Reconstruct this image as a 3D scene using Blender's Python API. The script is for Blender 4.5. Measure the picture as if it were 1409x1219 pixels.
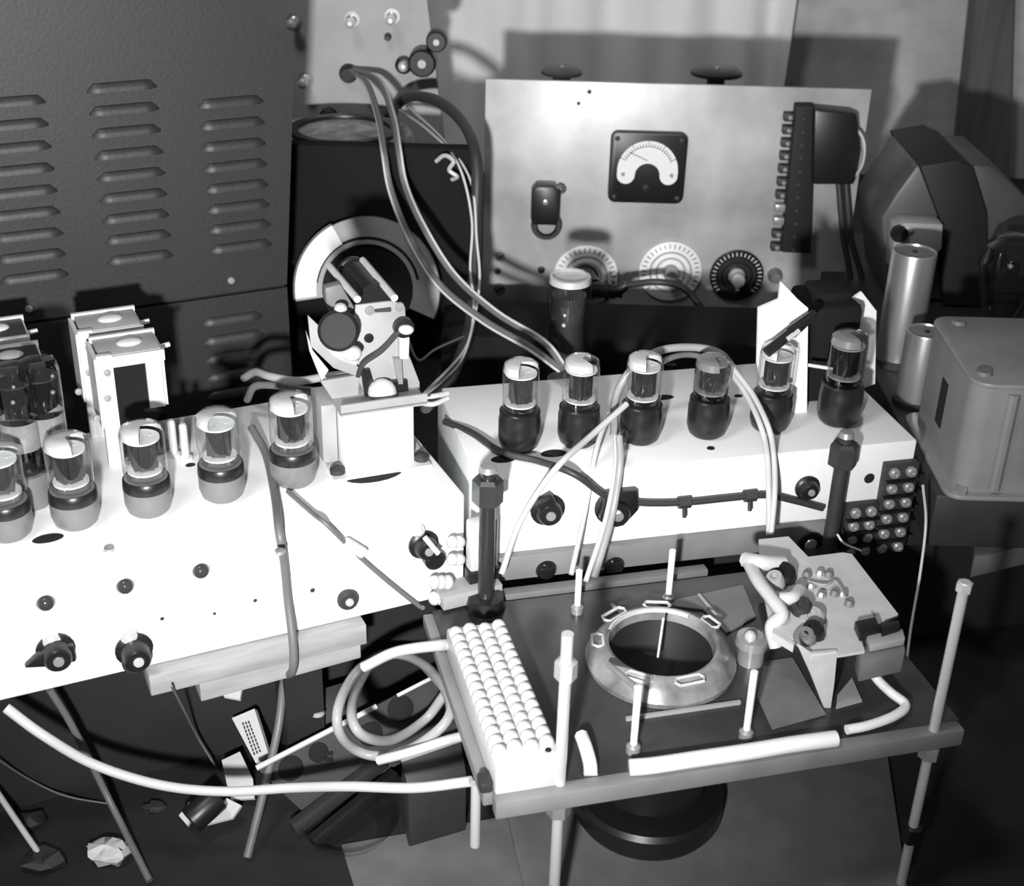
import bpy, bmesh, math, random
from mathutils import Vector, Matrix
random.seed(7)
for o in list(bpy.data.objects): bpy.data.objects.remove(o, do_unlink=True)
scene = bpy.context.scene
COL = scene.collection
R = math.radians

# ------------------------------------------------------------------ camera
F, PITCH, ROLL = 1900.0, R(28), R(1.6)
CAM = Vector((0, 0, .62))
FWD = Vector((0, math.cos(PITCH), -math.sin(PITCH)))
RT0 = Vector((1, 0, 0)); UP0 = Vector((0, math.sin(PITCH), math.cos(PITCH)))
RT = RT0*math.cos(ROLL)+UP0*math.sin(ROLL); UP = -RT0*math.sin(ROLL)+UP0*math.cos(ROLL)
cd = bpy.data.cameras.new('camera'); cam = bpy.data.objects.new('camera', cd); COL.objects.link(cam)
cam.matrix_world = Matrix(((RT.x, UP.x, -FWD.x, CAM.x), (RT.y, UP.y, -FWD.y, CAM.y), (RT.z, UP.z, -FWD.z, CAM.z), (0, 0, 0, 1)))
cd.sensor_width = 36; cd.lens = F/1409*36; cd.clip_start = .01
cd.dof.use_dof = True; cd.dof.focus_distance = 1.08; cd.dof.aperture_fstop = 10
scene.camera = cam
# ------------------------------------------------------------------ light
w = bpy.data.worlds.new('world'); scene.world = w; w.use_nodes = True
w.node_tree.nodes['Background'].inputs[0].default_value = (.95, 1, 1, 1)
w.node_tree.nodes['Background'].inputs[1].default_value = .10
def lamp(name, kind, loc, energy, size, target=None):
    l = bpy.data.lights.new(name, kind); l.energy = energy
    if kind == 'AREA': l.shape = 'DISK'; l.size = size
    else: l.shadow_soft_size = size
    o = bpy.data.objects.new(name, l); COL.objects.link(o); o.location = loc
    if target: o.rotation_euler = (Vector(target)-Vector(loc)).to_track_quat('-Z', 'Y').to_euler()
    return o
fl = lamp('camera_flash', 'SPOT', (-.075, .02, .41), 80, .020, (-.10, 1.3, .17))
fl.data.spot_size = R(74); fl.data.spot_blend = 1.0
lamp('ceiling_lamp', 'AREA', (-.55, .35, 1.75), 9, .35, (.0, 1.0, .05))
vs = scene.view_settings
vs.view_transform = 'Standard'; vs.look = 'None'; vs.gamma = 1; vs.use_curve_mapping = False; vs.exposure = 0.0

# ------------------------------------------------------------------ pixel helpers
def ray(u, v): return FWD*F + RT*(u-704.5) - UP*(v-609.5)
def oz(u, v, z): d = ray(u, v); return CAM+d*((z-CAM.z)/d.z)
def oy(u, v, y): d = ray(u, v); return CAM+d*(y/d.y)
def opl(u, v, p0, n): d = ray(u, v); return CAM+d*((Vector(p0)-CAM).dot(n)/d.dot(n))
def frame(loc, rz=0): return Matrix.Translation(Vector(loc)) @ Matrix.Rotation(rz, 4, 'Z')
def basis(p, n, up=(0, 0, 1)):
    """matrix with local z along n"""
    n = Vector(n).normalized(); u = Vector(up)
    if abs(n.dot(u.normalized())) > .99: u = Vector((0, 1, 0))
    x = u.cross(n).normalized(); y = n.cross(x)
    return Matrix(((x.x, y.x, n.x, p[0]), (x.y, y.y, n.y, p[1]), (x.z, y.z, n.z, p[2]), (0, 0, 0, 1)))

# ------------------------------------------------------------------ materials
def mat(name, v, rough=.5, metal=0., noise=0., scale=40., bump=0., v2=None, spec=.5, stretch=None):
    m = bpy.data.materials.new(name); m.use_nodes = True; nt = m.node_tree; b = nt.nodes['Principled BSDF']
    b.inputs['Roughness'].default_value = rough; b.inputs['Metallic'].default_value = metal
    b.inputs['Specular IOR Level'].default_value = spec
    tint = (.985, 1.0, 1.0)
    c = [v*t for t in tint]
    b.inputs['Base Color'].default_value = (*c, 1)
    if noise or bump or v2 is not None:
        tc = nt.nodes.new('ShaderNodeTexCoord'); nz = nt.nodes.new('ShaderNodeTexNoise')
        nz.inputs['Scale'].default_value = scale; nz.inputs['Detail'].default_value = 6
        if stretch:
            mp = nt.nodes.new('ShaderNodeMapping'); mp.inputs['Scale'].default_value = stretch
            nt.links.new(tc.outputs['Object'], mp.inputs[0]); nt.links.new(mp.outputs[0], nz.inputs['Vector'])
        else: nt.links.new(tc.outputs['Object'], nz.inputs['Vector'])
        r = nt.nodes.new('ShaderNodeValToRGB'); e = r.color_ramp.elements
        lo = v2 if v2 is not None else v*(1-noise); hi = v if v2 is not None else min(1, v*(1+noise))
        e[0].position = .3; e[1].position = .7
        e[0].color = (*[lo*t for t in tint], 1); e[1].color = (*[hi*t for t in tint], 1)
        nt.links.new(nz.outputs['Fac'], r.inputs[0]); nt.links.new(r.outputs[0], b.inputs['Base Color'])
        if bump:
            bp = nt.nodes.new('ShaderNodeBump'); bp.inputs['Strength'].default_value = bump; bp.inputs['Distance'].default_value = .002
            nt.links.new(nz.outputs['Fac'], bp.inputs['Height']); nt.links.new(bp.outputs[0], b.inputs['Normal'])
    return m
def glassmat(name, tint, gloss=1.0, rough=.03):
    m = bpy.data.materials.new(name); m.use_nodes = True; nt = m.node_tree; nt.nodes.clear()
    out = nt.nodes.new('ShaderNodeOutputMaterial'); mx = nt.nodes.new('ShaderNodeMixShader')
    tr = nt.nodes.new('ShaderNodeBsdfTransparent'); gl = nt.nodes.new('ShaderNodeBsdfGlossy'); lw_ = nt.nodes.new('ShaderNodeLayerWeight'); pw = nt.nodes.new('ShaderNodeMath'); fr = nt.nodes.new('ShaderNodeMath')
    tr.inputs[0].default_value = (tint, tint, tint, 1); gl.inputs['Color'].default_value = (gloss,)*3+(1,); gl.inputs['Roughness'].default_value = rough
    lw_.inputs[0].default_value = .5; pw.operation = 'POWER'; pw.inputs[1].default_value = 4; fr.operation = 'MULTIPLY_ADD'; fr.inputs[1].default_value = .9; fr.inputs[2].default_value = .06   # Schlick, the same for both faces of a thin wall
    nt.links.new(lw_.outputs['Facing'], pw.inputs[0]); nt.links.new(pw.outputs[0], fr.inputs[0])
    nt.links.new(fr.outputs[0], mx.inputs[0]); nt.links.new(tr.outputs[0], mx.inputs[1]); nt.links.new(gl.outputs[0], mx.inputs[2]); nt.links.new(mx.outputs[0], out.inputs[0])
    return m
M = dict(
 white=mat('white_enamel', .86, .55, noise=.03, scale=18), whitem=mat('white_sheet_metal', .56, .45, noise=.08, scale=60),
 panel=mat('scraped_aluminium', .60, .42, .2, v2=.33, scale=13, bump=.06), greypanel=mat('grey_panel_paint', .36, .5, noise=.12, scale=14),
 cabinet=mat('dark_wrinkle_enamel', .022, .5, noise=.15, scale=300, bump=.08), black=mat('black_bakelite', .010, .38), matteblack=mat('matte_black', .010, .9, spec=.2),
 darkgrey=mat('dark_grey', .028, .55, noise=.2, scale=30), midgrey=mat('mid_grey', .16, .55, noise=.15, scale=30), lightgrey=mat('light_grey', .34, .5, noise=.12, scale=30),
 tubebase=mat('grey_phenolic', .17, .3), tubedark=mat('dark_phenolic', .012, .32), plate=mat('carbonised_plate', .022, .5), plategrey=mat('nickel_plate', .22, .35, .6),
 mica=mat('mica_white', .75, .5, noise=.15, scale=120), getter=mat('silver_getter', .82, .3, .25), chrome=mat('bright_steel', .80, .28, .45), steel=mat('worn_steel', .42, .32, .5, noise=.2, scale=50),
 alu=mat('aluminium_can', .6, .3, .8, noise=.06, scale=20), cloth=mat('draped_cloth', .92, .9, v2=.74, scale=6, bump=.05, stretch=(3, 3, .6)),
 wall=mat('mottled_plaster', .62, .9, v2=.40, scale=16, bump=.1), timber=mat('dark_timber', .12, .8, noise=.25, scale=8, stretch=(6, 6, .5)),
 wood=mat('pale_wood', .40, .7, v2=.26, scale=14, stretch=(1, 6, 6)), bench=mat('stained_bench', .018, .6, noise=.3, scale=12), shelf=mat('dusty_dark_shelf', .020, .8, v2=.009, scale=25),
 board=mat('smoked_board', .06, .25, v2=.022, scale=12), bar=mat('grey_bar', .20, .5, noise=.15, scale=25),
 cordw=mat('white_cord', .55, .5), cordg=mat('grey_cord', .14, .45), cordd=mat('dark_cord', .035, .5), wirel=mat('light_wire', .55, .4), flex=mat('clear_sleeving', .34, .25),
 paper=mat('white_paper', .6, .8), print=mat('printing_ink', .03, .7), cork=mat('mottled_cork', .55, .7, v2=.2, scale=60, bump=.2),
 glass=glassmat('clear_glass', .93), smoke=glassmat('smoky_glass', .55), foggy=mat('frosted_glass', .45, .25), jewel=mat('glass_jewel', .05, .06, .2),
 hole=mat('hole_black', .006, .9), porcelain=mat('white_porcelain', .58, .3, noise=.04, scale=80), dialw=mat('white_dial', .84, .4), dialg=mat('grey_dial_ring', .42, .4),
 lam=mat('lamination_black', .012, .6), bell=mat('grey_bell', .075, .45, noise=.12, scale=30), tcase=mat('grey_case_enamel', .24, .42, noise=.12, scale=25),
 jewelb=mat('black_jewel', .012, .10), rodm=mat('blued_steel_rod', .12, .25, .8), ringm=mat('scratched_ring', .34, .3, v2=.10, scale=45, bump=.3), floor=mat('floor_boards', .05, .8, noise=.3, scale=5), film=mat('dark_insulation', .008, .7))

# ------------------------------------------------------------------ mesh builder
class MB:
    def __init__(s, X=None): s.bm = bmesh.new(); s.X = X or Matrix.Identity(4)
    def vs(s, pts): return [s.bm.verts.new(s.X @ Vector(p)) for p in pts]
    def face(s, vv):
        try: return s.bm.faces.new(vv)
        except ValueError: return None
    def box(s, c, size, Rm=None):
        hx, hy, hz = [q/2 for q in size]; Rm = Rm or Matrix.Identity(3); c = Vector(c)
        v = s.vs([c+Rm @ Vector((x*hx, y*hy, z*hz)) for x in (-1, 1) for y in (-1, 1) for z in (-1, 1)])
        for f in ((0, 1, 3, 2), (4, 6, 7, 5), (0, 4, 5, 1), (2, 3, 7, 6), (0, 2, 6, 4), (1, 5, 7, 3)): s.face([v[i] for i in f])
        return s
    def prism(s, pts, d):
        """pts: loop of 3d points, d: extrusion vector"""
        a = s.vs(pts); b = s.vs([Vector(p)+Vector(d) for p in pts]); n = len(a)
        s.face(a); s.face(b[::-1])
        for i in range(n): s.face([a[i], b[i], b[(i+1) % n], a[(i+1) % n]])
        return s
    def lathe(s, prof, seg=20, X=None, a0=0, a1=None):
        X = X or Matrix.Identity(4); rings = []; full = a1 is None; span = 2*math.pi if full else a1-a0
        n = seg if full else seg+1
        for r, z in prof:
            if r < 1e-7 and full: rings.append(s.vs([X @ Vector((0, 0, z))]))
            else: rings.append(s.vs([X @ Vector((r*math.cos(a0+span*i/seg), r*math.sin(a0+span*i/seg), z)) for i in range(n)]))
        for A, B in zip(rings, rings[1:]):
            m = n if full else n-1
            for i in range(m):
                j = (i+1) % n
                if len(A) == 1 and len(B) == 1: continue
                if len(A) == 1: s.face([A[0], B[i], B[j]])
                elif len(B) == 1: s.face([A[i], A[j], B[0]])
                else: s.face([A[i], A[j], B[j], B[i]])
        return s
    def cyl(s, p0, p1, r0, r1=None, seg=14):
        p0 = Vector(p0); p1 = Vector(p1); r1 = r0 if r1 is None else r1; L = (p1-p0).length
        return s.lathe([(0, 0), (r0, 0), (r1, L), (0, L)], seg, basis(p0, p1-p0))
    def ball(s, c, r, seg=14, n=8):
        r = (r, r, r) if not hasattr(r, '__len__') else r
        prof = [(math.sin(math.pi*i/n), -math.cos(math.pi*i/n)) for i in range(n+1)]; prof[0] = (0, -1); prof[-1] = (0, 1)
        return s.lathe(prof, seg, Matrix.Translation(Vector(c)) @ Matrix.Diagonal((*r, 1)))
    def tube(s, pts, r, seg=8, rfun=None):
        pts = [Vector(p) for p in pts]; n = len(pts); rings = []
        t = (pts[1]-pts[0]).normalized(); nrm = t.orthogonal().normalized()
        for i, p in enumerate(pts):
            t = (pts[min(i+1, n-1)]-pts[max(i-1, 0)]).normalized()
            nrm = (nrm-t*nrm.dot(t)).normalized(); b = t.cross(nrm); rr = rfun(i/(n-1))*r if rfun else r
            rings.append(s.vs([p+(nrm*math.cos(2*math.pi*k/seg)+b*math.sin(2*math.pi*k/seg))*rr for k in range(seg)]))
        for A, B in zip(rings, rings[1:]):
            for k in range(seg): s.face([A[k], A[(k+1) % seg], B[(k+1) % seg], B[k]])
        s.face(rings[0][::-1]); s.face(rings[-1]); return s
    def mesh(s, name, X=None, smooth=35, bevel=0):
        bm = s.bm; bmesh.ops.recalc_face_normals(bm, faces=bm.faces)
        if bevel:
            ed = [e for e in bm.edges if len(e.link_faces) == 2 and e.calc_face_angle(0) > R(40)]
            bmesh.ops.bevel(bm, geom=ed, offset=bevel, segments=2, affect='EDGES', profile=.5, clamp_overlap=True)
        if X is not None: bm.transform(X)
        me = bpy.data.meshes.new(name); bm.to_mesh(me); bm.free()
        if smooth: me.shade_smooth(); me.set_sharp_from_angle(angle=R(smooth))
        return me
    def build(s, name, m, parent=None, bevel=0, smooth=35, label=None):
        """verts are in world space; a part is moved into its parent's space, a thing gets its origin at its base"""
        if parent is not None: X = WM[parent.name].inverted(); me = s.mesh(name, X, smooth, bevel); o = bpy.data.objects.new(name, me); COL.objects.link(o); o.parent = parent; WM[o.name] = WM[parent.name]
        else:
            vv = [v.co for v in s.bm.verts]
            c = Vector(((min(v.x for v in vv)+max(v.x for v in vv))/2, (min(v.y for v in vv)+max(v.y for v in vv))/2, min(v.z for v in vv)))
            X = Matrix.Translation(-c); me = s.mesh(name, X, smooth, bevel); o = bpy.data.objects.new(name, me); COL.objects.link(o); o.location = c; WM[o.name] = Matrix.Translation(c)
        me.materials.append(M[m]); 
        if label: o['label'] = label
        return o
WM = {}
def tag(o, label, cat, group=None, kind=None):
    o['label'] = label; o['category'] = cat
    if group: o['group'] = group
    if kind: o['kind'] = kind
    return o
def thing(name, label, cat, loc, rz=0, group=None):
    o = bpy.data.objects.new(name, None); COL.objects.link(o); o.location = loc; o.rotation_euler = (0, 0, rz); o.empty_display_size = .01
    WM[o.name] = frame(loc, rz); return tag(o, label, cat, group)
def struct(name, mb, m, **k): o = mb.build(name, m, **k); o['kind'] = 'structure'; return o
def inst(name, me, parent, X):
    """a part sharing mesh data; X is a world matrix"""
    o = bpy.data.objects.new(name, me); COL.objects.link(o); o.parent = parent; o.matrix_local = WM[parent.name].inverted() @ X; WM[o.name] = X; return o
def cr(pts, sub=7):
    P = [Vector(p) for p in pts]; P = [P[0]*2-P[1]]+P+[P[-1]*2-P[-2]]; out = []
    for i in range(1, len(P)-2):
        a, b, c, d = P[i-1:i+3]
        for k in range(sub):
            t = k/sub; out.append(.5*((2*b)+(c-a)*t+(2*a-5*b+4*c-d)*t*t+(3*b-a-3*c+d)*t**3))
    out.append(P[-2]); return out
def cable(name, label, pts, r, m, cat='cable', parent=None, seg=8, group=None, sub=7):
    o = MB().tube(cr(pts, sub), r, seg).build(name, m, parent, smooth=60)
    if parent is None: tag(o, label, cat, group)
    return o
def Z(*a): return [oz(*p) for p in a]

# ================================================================== SETTING
struct('floor', MB().box((0, 1.0, -.93), (4, 3.6, .06)), 'floor')
struct('wall_back', MB().box((0, 2.13, .35), (4, .08, 2.5)), 'wall')
tb = thing('workbench', 'dark stained stepped workbench carrying all the electronic equipment', 'workbench', (0, 1.2, -.9))
FR1 = oz(640, 680, .09); A1 = R(25.4)              # white chassis on the left: front right top corner, yaw
E1 = Vector((math.cos(A1), math.sin(A1), 0)); N1 = Vector((math.sin(A1), -math.cos(A1), 0))
A2 = R(14.0); E2 = Vector((math.cos(A2), math.sin(A2), 0)); N2 = Vector((math.sin(A2), -math.cos(A2), 0)); FR2 = Vector((.338, 1.022, .09))
q = Vector((FR1.x, FR1.y, 0))-N1*.035
l = q-E1*1.1; r_ = Vector((-.01, .955, 0))
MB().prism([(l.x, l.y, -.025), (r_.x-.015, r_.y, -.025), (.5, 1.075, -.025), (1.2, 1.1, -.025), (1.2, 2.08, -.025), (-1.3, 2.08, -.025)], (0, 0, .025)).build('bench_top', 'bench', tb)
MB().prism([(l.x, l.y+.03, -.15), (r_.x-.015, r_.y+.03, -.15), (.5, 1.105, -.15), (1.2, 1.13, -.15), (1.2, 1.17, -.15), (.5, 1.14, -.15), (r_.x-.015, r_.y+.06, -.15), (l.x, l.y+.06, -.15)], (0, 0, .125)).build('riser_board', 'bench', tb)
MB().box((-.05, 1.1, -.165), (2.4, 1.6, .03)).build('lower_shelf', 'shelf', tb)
for x in (-1.2, 1.1):
    for y in (.35, 1.85): MB().box((x, y, -.54), (.07, .07, .72)).build('leg', 'bench', tb, bevel=.004)
# curtain: real folds
def curtain():
    mb = MB(); nx, nz = 150, 30; g = []
    for i in range(nx+1):
        x = -.32+i/nx*.70; row = []
        for k in range(nz+1):
            z = -.0+k/nz*.85; t = k/nz
            f = .016*math.sin(x*34+.9*math.sin(z*5))+.010*math.sin(x*83+3*z)
            f *= .45+.55*t
            if x > .30: f += .045*math.sin((x-.30)*75+z*2.2)*min(1, (x-.30)*12)*(0.3+t)
            row.append(mb.bm.verts.new((x+.01*math.sin(z*7)*t, 2.035-f, z)))
        g.append(row)
    for i in range(nx):
        for k in range(nz): mb.bm.faces.new([g[i][k], g[i+1][k], g[i+1][k+1], g[i][k+1]])
    return mb
o = curtain().build('curtain', 'cloth', smooth=80); tag(o, 'pale draped cloth hanging on the wall behind the meter panel', 'curtain')
o = MB().prism([oy(1348, -40, 2.05), oy(1396, -40, 2.05), oy(1388, 260, 2.05), oy(1315, 260, 2.05)], (0, .04, 0)).build('wall_batten', 'timber')
tag(o, 'dark upright timber batten on the wall at the upper right corner', 'timber')

# ================================================================== LOUVRED CABINET
AC = R(26.3); NC = Vector((math.sin(AC), -math.cos(AC), 0)); EC = Vector((math.cos(AC), math.sin(AC), 0))
pc = oz(405, 575, 0); pc = Vector((pc.x, pc.y, 0))
def C(u, v): return opl(u, v, pc, NC)
cab = thing('louvred_cabinet', 'large dark grey metal cabinet with rows of louvres and a cut-off corner', 'cabinet', pc, AC)
zs = C(405, 392).z; ztop = C(405, 75); zt2 = C(345, 0)
sl = (zt2-ztop); top = ztop+sl*2.6
def at_c(x, z): return pc+EC*x+Vector((0, 0, z))
lx = -.75; D = -NC*.42
loc = lambda p: ((p-pc).dot(EC), p.z)
x1, z1 = loc(ztop); x2, z2 = loc(top)
MB().prism([at_c(lx, 0), at_c(0, 0), at_c(0, zs-.0015), at_c(lx, zs-.0015)], D).build('lower_body', 'cabinet', cab)
MB().prism([at_c(lx, zs+.0015), at_c(0, zs+.0015), at_c(x1, z1), at_c(x2, z2), at_c(lx, z2)], D).build('upper_body', 'cabinet', cab)
MB().prism([at_c(lx, zs-.0016)-NC*.004, at_c(-.002, zs-.0016)-NC*.004, at_c(-.002, zs+.0016)-NC*.004, at_c(lx, zs+.0016)-NC*.004], D*.95).build('seam', 'hole', cab)
def louvre_mesh(L, h=.0075, d=.0045):
    mb = MB(); n = 6; nl = 10; rows = []
    for i in range(nl+1):
        t = i/nl; x = t*L; e = min(1, min(t, 1-t)*9)**.5; row = []
        for k in range(n+1):
            a = k/n*math.pi/2; row.append(mb.bm.verts.new((x, -d*e*math.sin(a), h*math.cos(a)*(.25+.75*e))))
        rows.append(row)
    for i in range(nl):
        for k in range(n): mb.bm.faces.new([rows[i][k], rows[i+1][k], rows[i+1][k+1], rows[i][k+1]])
    me = mb.mesh('louvre', smooth=60); me.materials.append(M['cabinet']); return me
lm = louvre_mesh(.058)
XC = lambda p: Matrix.Translation(p) @ Matrix.Rotation(AC, 4, 'Z')
dz = (C(272, 150)-C(277, 351)).z/7
def louvre_row(u, v, n, z0=None):
    p = C(u, v)
    for i in range(n): inst('louvre', lm, cab, XC(p-Vector((0, 0, dz*i))))
louvre_row(272, 149, 8); louvre_row(119, 128, 9); louvre_row(-40, 150, 9)
louvre_row(277, 449, 5); louvre_row(128, 480, 5); louvre_row(-25, 505, 5)
for i, (u, v) in enumerate([(318, 386), (325, 311), (40, 425)]):
    c_ = C(u, v); MB(basis(c_, NC)).lathe([(.0035, 0), (.003, .0015), (0, .002)], 10).build('screw', 'steel', cab)

# ================================================================== PATCH PANEL (top, behind)
PY = 1.62
ppl = thing('patch_board', 'grey upright panel with binding posts above the tall black board', 'panel', oy(500, 190, PY).xy.to_3d(), 0)
ppl_z = 0
poly = [oy(u, v, PY) for u, v in ((330, -60), (580, -60), (614, 215), (330, 215))]
MB().prism([(poly[0].x, PY, .0), (poly[2].x, PY, 0), poly[2], poly[1], poly[0]], (0, .012, 0)).build('sheet', 'greypanel', ppl)
NP = Vector((0, -1, 0))
def post(u, v, s=1, m='chrome'):
    p = oy(u, v, PY); X = basis(p, NP)
    b = MB(X).lathe([(.0055*s, 0), (.0055*s, .004), (.0035*s, .005), (.0035*s, .018), (.006*s, .019), (.006*s, .026), (.0025*s, .029), (0, .029)], 12).build('binding_post', m, ppl)
    MB(X).lathe([(.009*s, 0), (.009*s, .002), (0, .002)], 14).build('washer', 'steel', b)
for u, v in ((405, 28), (485, 26), (540, 22), (421, 108), (345, 22), (360, 70)): post(u, v)
for u, v, s in ((480, 100, 1.0), (453, 160, 1.0), (534, 50, .4)):
    MB(basis(oy(u, v, PY), NP)).lathe([(.011*s, 0), (.011*s, .006), (.007*s, .012), (0, .012)], 16).build('grommet', 'black', ppl)
for u, v, rr, hh in ((583, 80, .016, .03), (602, 52, .012, .025)):  # the smaller round is the knob's shadow, shaped as a second knob
    X = basis(oy(u, v, PY), NP); k = MB(X).lathe([(rr*.9, 0), (rr, .004), (rr, hh-.003), (rr*.85, hh), (0, hh)], 20).build('knob', 'black', ppl)
    MB(X).lathe([(rr*.35, hh), (rr*.3, hh+.002), (0, hh+.002)], 12).build('knob_cap', 'steel', k)
X = basis(oy(556, 88, PY), NP); k = MB(X).lathe([(.010, 0), (.010, .008), (.006, .010), (0, .010)], 16).build('lamp_socket', 'black', ppl)
MB(X).lathe([(.006, .009), (.006, .016), (.004, .020), (0, .022)], 14).build('lamp_lens', 'chrome', k)

# black box, round lid, arched strap
bx0 = oy(395, 560, 1.36).x; bl = oy(408, 216, 1.36); br = oy(660, 190, 1.36)
BB = thing('black_board', 'tall flat black board standing between louvred cabinet and aluminium panel', 'board', ((bl.x+br.x)/2, 1.372, 0))
bz = (bl.z+br.z)/2
MB().box(((bl.x-.03+br.x)/2, 1.372, bz/2), (br.x-bl.x+.03, .02, bz)).build('body', 'matteblack', BB, bevel=.003)
MB().box(((bl.x-.03+br.x)/2, 1.40, .01), (br.x-bl.x+.03, .03, .02)).build('foot', 'matteblack', BB)
lc = oy(474, 196, 1.47)
ld = thing('round_canister', 'mottled pale round canister with black rim band behind the tall black board', 'canister', (lc.x, 1.47, 0))
bc = bz-.021; XL = frame((lc.x, 1.47, 0))
MB().lathe([(.068, 0), (.068, bc-.01), (.0, bc-.01)], 40, XL).build('drum', 'greypanel', ld)
MB().lathe([(.070, bc-.03), (.076, bc-.02), (.076, bc), (.072, bc+.006), (.060, bc+.006)], 48, XL).build('rim', 'cork', ld)
MB().lathe([(.060, bc+.006), (.0595, bc+.010), (.050, bc+.010), (.0495, bc+.006)], 48, XL).build('gasket', 'black', ld)
MB().lathe([(.0495, bc+.006), (.03, bc+.010), (0, bc+.012)], 48, XL).build('cover', 'cork', ld)
# metal tag clip and bulb on the box
p = oy(622, 232, 1.345)
cl = MB().tube(cr([oy(600, 222, 1.35), oy(612, 214, 1.345), oy(624, 222, 1.34), oy(618, 234, 1.34), oy(629, 243, 1.34), oy(622, 247, 1.345)]), .0022).build('metal_clip', 'chrome'); tag(cl, 'small bright bent metal clip on the tall black board', 'clip')
# arched strap facing the camera
ac = oy(506, 398, 1.315); nA = Vector((.10, -.90, .42)).normalized()
st = thing('round_hoop', 'pale round metal rim leaning against the tall black board above the relay', 'hoop', (ac.x, ac.y, 0))
XA = basis(ac, nA)
MB(XA).lathe([(.046, 0), (.073, 0), (.0745, -.003), (.0745, -.018), (.070, -.020), (.046, -.020), (.046, 0)], 40, a0=R(-25), a1=R(188)).build('rim_band', 'lightgrey', st)
MB(XA).lathe([(.0505, .0004), (.052, .001), (.0535, .0004)], 40, a0=R(10), a1=R(172)).build('groove', 'hole', st)
MB(XA).lathe([(.0455, -.004), (.03, -.012), (.012, -.022), (0, -.022)], 40).build('cone', 'film', st)
MB(XA).lathe([(.0755, .0015), (.0755, -.014), (.0735, .0015), (.052, .0015)], 16, a0=R(118), a1=R(187)).build('lit_arc', 'white', st)  # brightly lit left of the rim, drawn as a white arc
MB(XA).box((0, -.072, -.012), (.03, .052, .012)).build('foot', 'darkgrey', st)

# ================================================================== METER PANEL
MY = 1.52
tl = oy(668, 110, MY); tr_ = oy(1200, 122, MY)
MW = tr_.x-tl.x; MH = (tl.z+tr_.z)/2; mx0 = tl.x
mp = thing('meter_panel', 'wide bare aluminium rack panel with a square meter and round dials', 'panel', (mx0+MW/2, MY, 0))
MB().box((mx0+MW/2, MY+.0025, MH/2), (MW, .005, MH)).build('faceplate', 'panel', mp, bevel=.0008)
MB().box((mx0+(MW-.04)/2, MY+.19, .045), (MW-.06, .36, .085)).build('rear_chassis', 'midgrey', mp)
def Pm(u, v): return oy(u, v, MY)
def mpX(u, v, off=0): return basis(Pm(u, v)+NP*off, NP)
# discs standing behind the top edge
for u, v, rr, m, nm in ((773, 97, .027, 'midgrey', 'mushroom_cap'), (986, 98, .034, 'black', 'mushroom_cap')):
    p = oy(u, v, MY+.31)
    k = MB(frame((p.x, p.y, 0))).lathe([(.012, .088), (.012, p.z-.008), (rr, p.z-.004), (rr, p.z), (rr*.8, p.z+.004), (0, p.z+.005)], 28).build('capped_post', m, mp)
    MB(frame((p.x, p.y, p.z))).ball((0, -.006, .005), .003).build('screw', 'chrome', k)
# meter
mc = Pm(890, 228); mw = (Pm(942, 228)-Pm(838, 228)).length; mh = (Pm(890, 180)-Pm(890, 276)).length
s = thing('panel_meter', 'square black meter with a white arched scale on the aluminium panel', 'meter', Vector((mc.x, MY, mc.z-mh/2)))
Xm = basis(mc, NP)
def rrect(w_, h_, r_, n=4):
    out = []
    for cx, cy, a in ((w_/2-r_, h_/2-r_, 0), (-w_/2+r_, h_/2-r_, 90), (-w_/2+r_, -h_/2+r_, 180), (w_/2-r_, -h_/2+r_, 270)):
        for i in range(n+1): t = R(a+90*i/n); out.append((cx+r_*math.cos(t), cy+r_*math.sin(t), 0))
    return out
MB(Xm).prism(rrect(mw, mh, .008), (0, 0, .011)).build('bezel', 'black', s, bevel=.001)
ro, ri, cy = mw*.40, mw*.165, -mh*.03
def arch(ro, ri, cy, z, d):
    rf = (ro-ri)/2; c2y = cy-rf*.55; A = lambda cx, cy_, r, a: (cx+r*math.cos(R(a)), cy_+r*math.sin(R(a)), z)
    return ([A(0, cy, ro, a) for a in range(0, 181, 8)]+[A(-(ro-rf), c2y, rf, a) for a in range(190, 351, 16)]
            + [A(0, c2y, ri, a) for a in range(180, -1, -12)]+[A(ro-rf, c2y, rf, a) for a in range(190, 351, 16)])
MB(Xm).prism(arch(ro, ri, cy, .0112, 0), (0, 0, .0010)).build('scale', 'dialw', s)
sc = thing  # alias kept short
for i in range(21):
    a = R(25+130*i/20); L = .004 if i % 5 else .007; r1 = ro*.80
    d = Vector((math.cos(a), math.sin(a), 0)); MB(Xm).box(d*(r1+L/2)+Vector((0, cy, .0124)), (L, .0006, .0004), Matrix.Rotation(a, 3, 'Z')).build('tick', 'print', s)
MB(Xm).tube([Vector((ro*.82*math.cos(R(a)), cy+ro*.82*math.sin(R(a)), .0123)) for a in range(22, 160, 6)], .00035, 4).build('scale_line', 'print', s)
MB(Xm).tube([(-.001, cy+.012, .013), (-ro*.62, cy+ro*.62, .013)], .0004, 4).build('needle', 'print', s)
for sx in (-1, 1):
    MB(Xm).lathe([(.0024, .0122), (.0022, .0138), (0, .014)], 10, Matrix.Translation((sx*ro*.80, cy-ro*.12, 0))).build('scale_screw', 'steel', s)
    for sy in (-1, 1): MB(Xm).lathe([(.003, .011), (.0026, .0124), (0, .0128)], 10, Matrix.Translation((sx*(mw/2-.007), sy*(mh/2-.007), 0))).build('screw', 'darkgrey', s)
MB(Xm).lathe([(.004, .011), (.004, .0128), (0, .0132)], 14, Matrix.Translation((0, -mh*.28, 0))).build('zero_screw', 'black', s)
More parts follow.
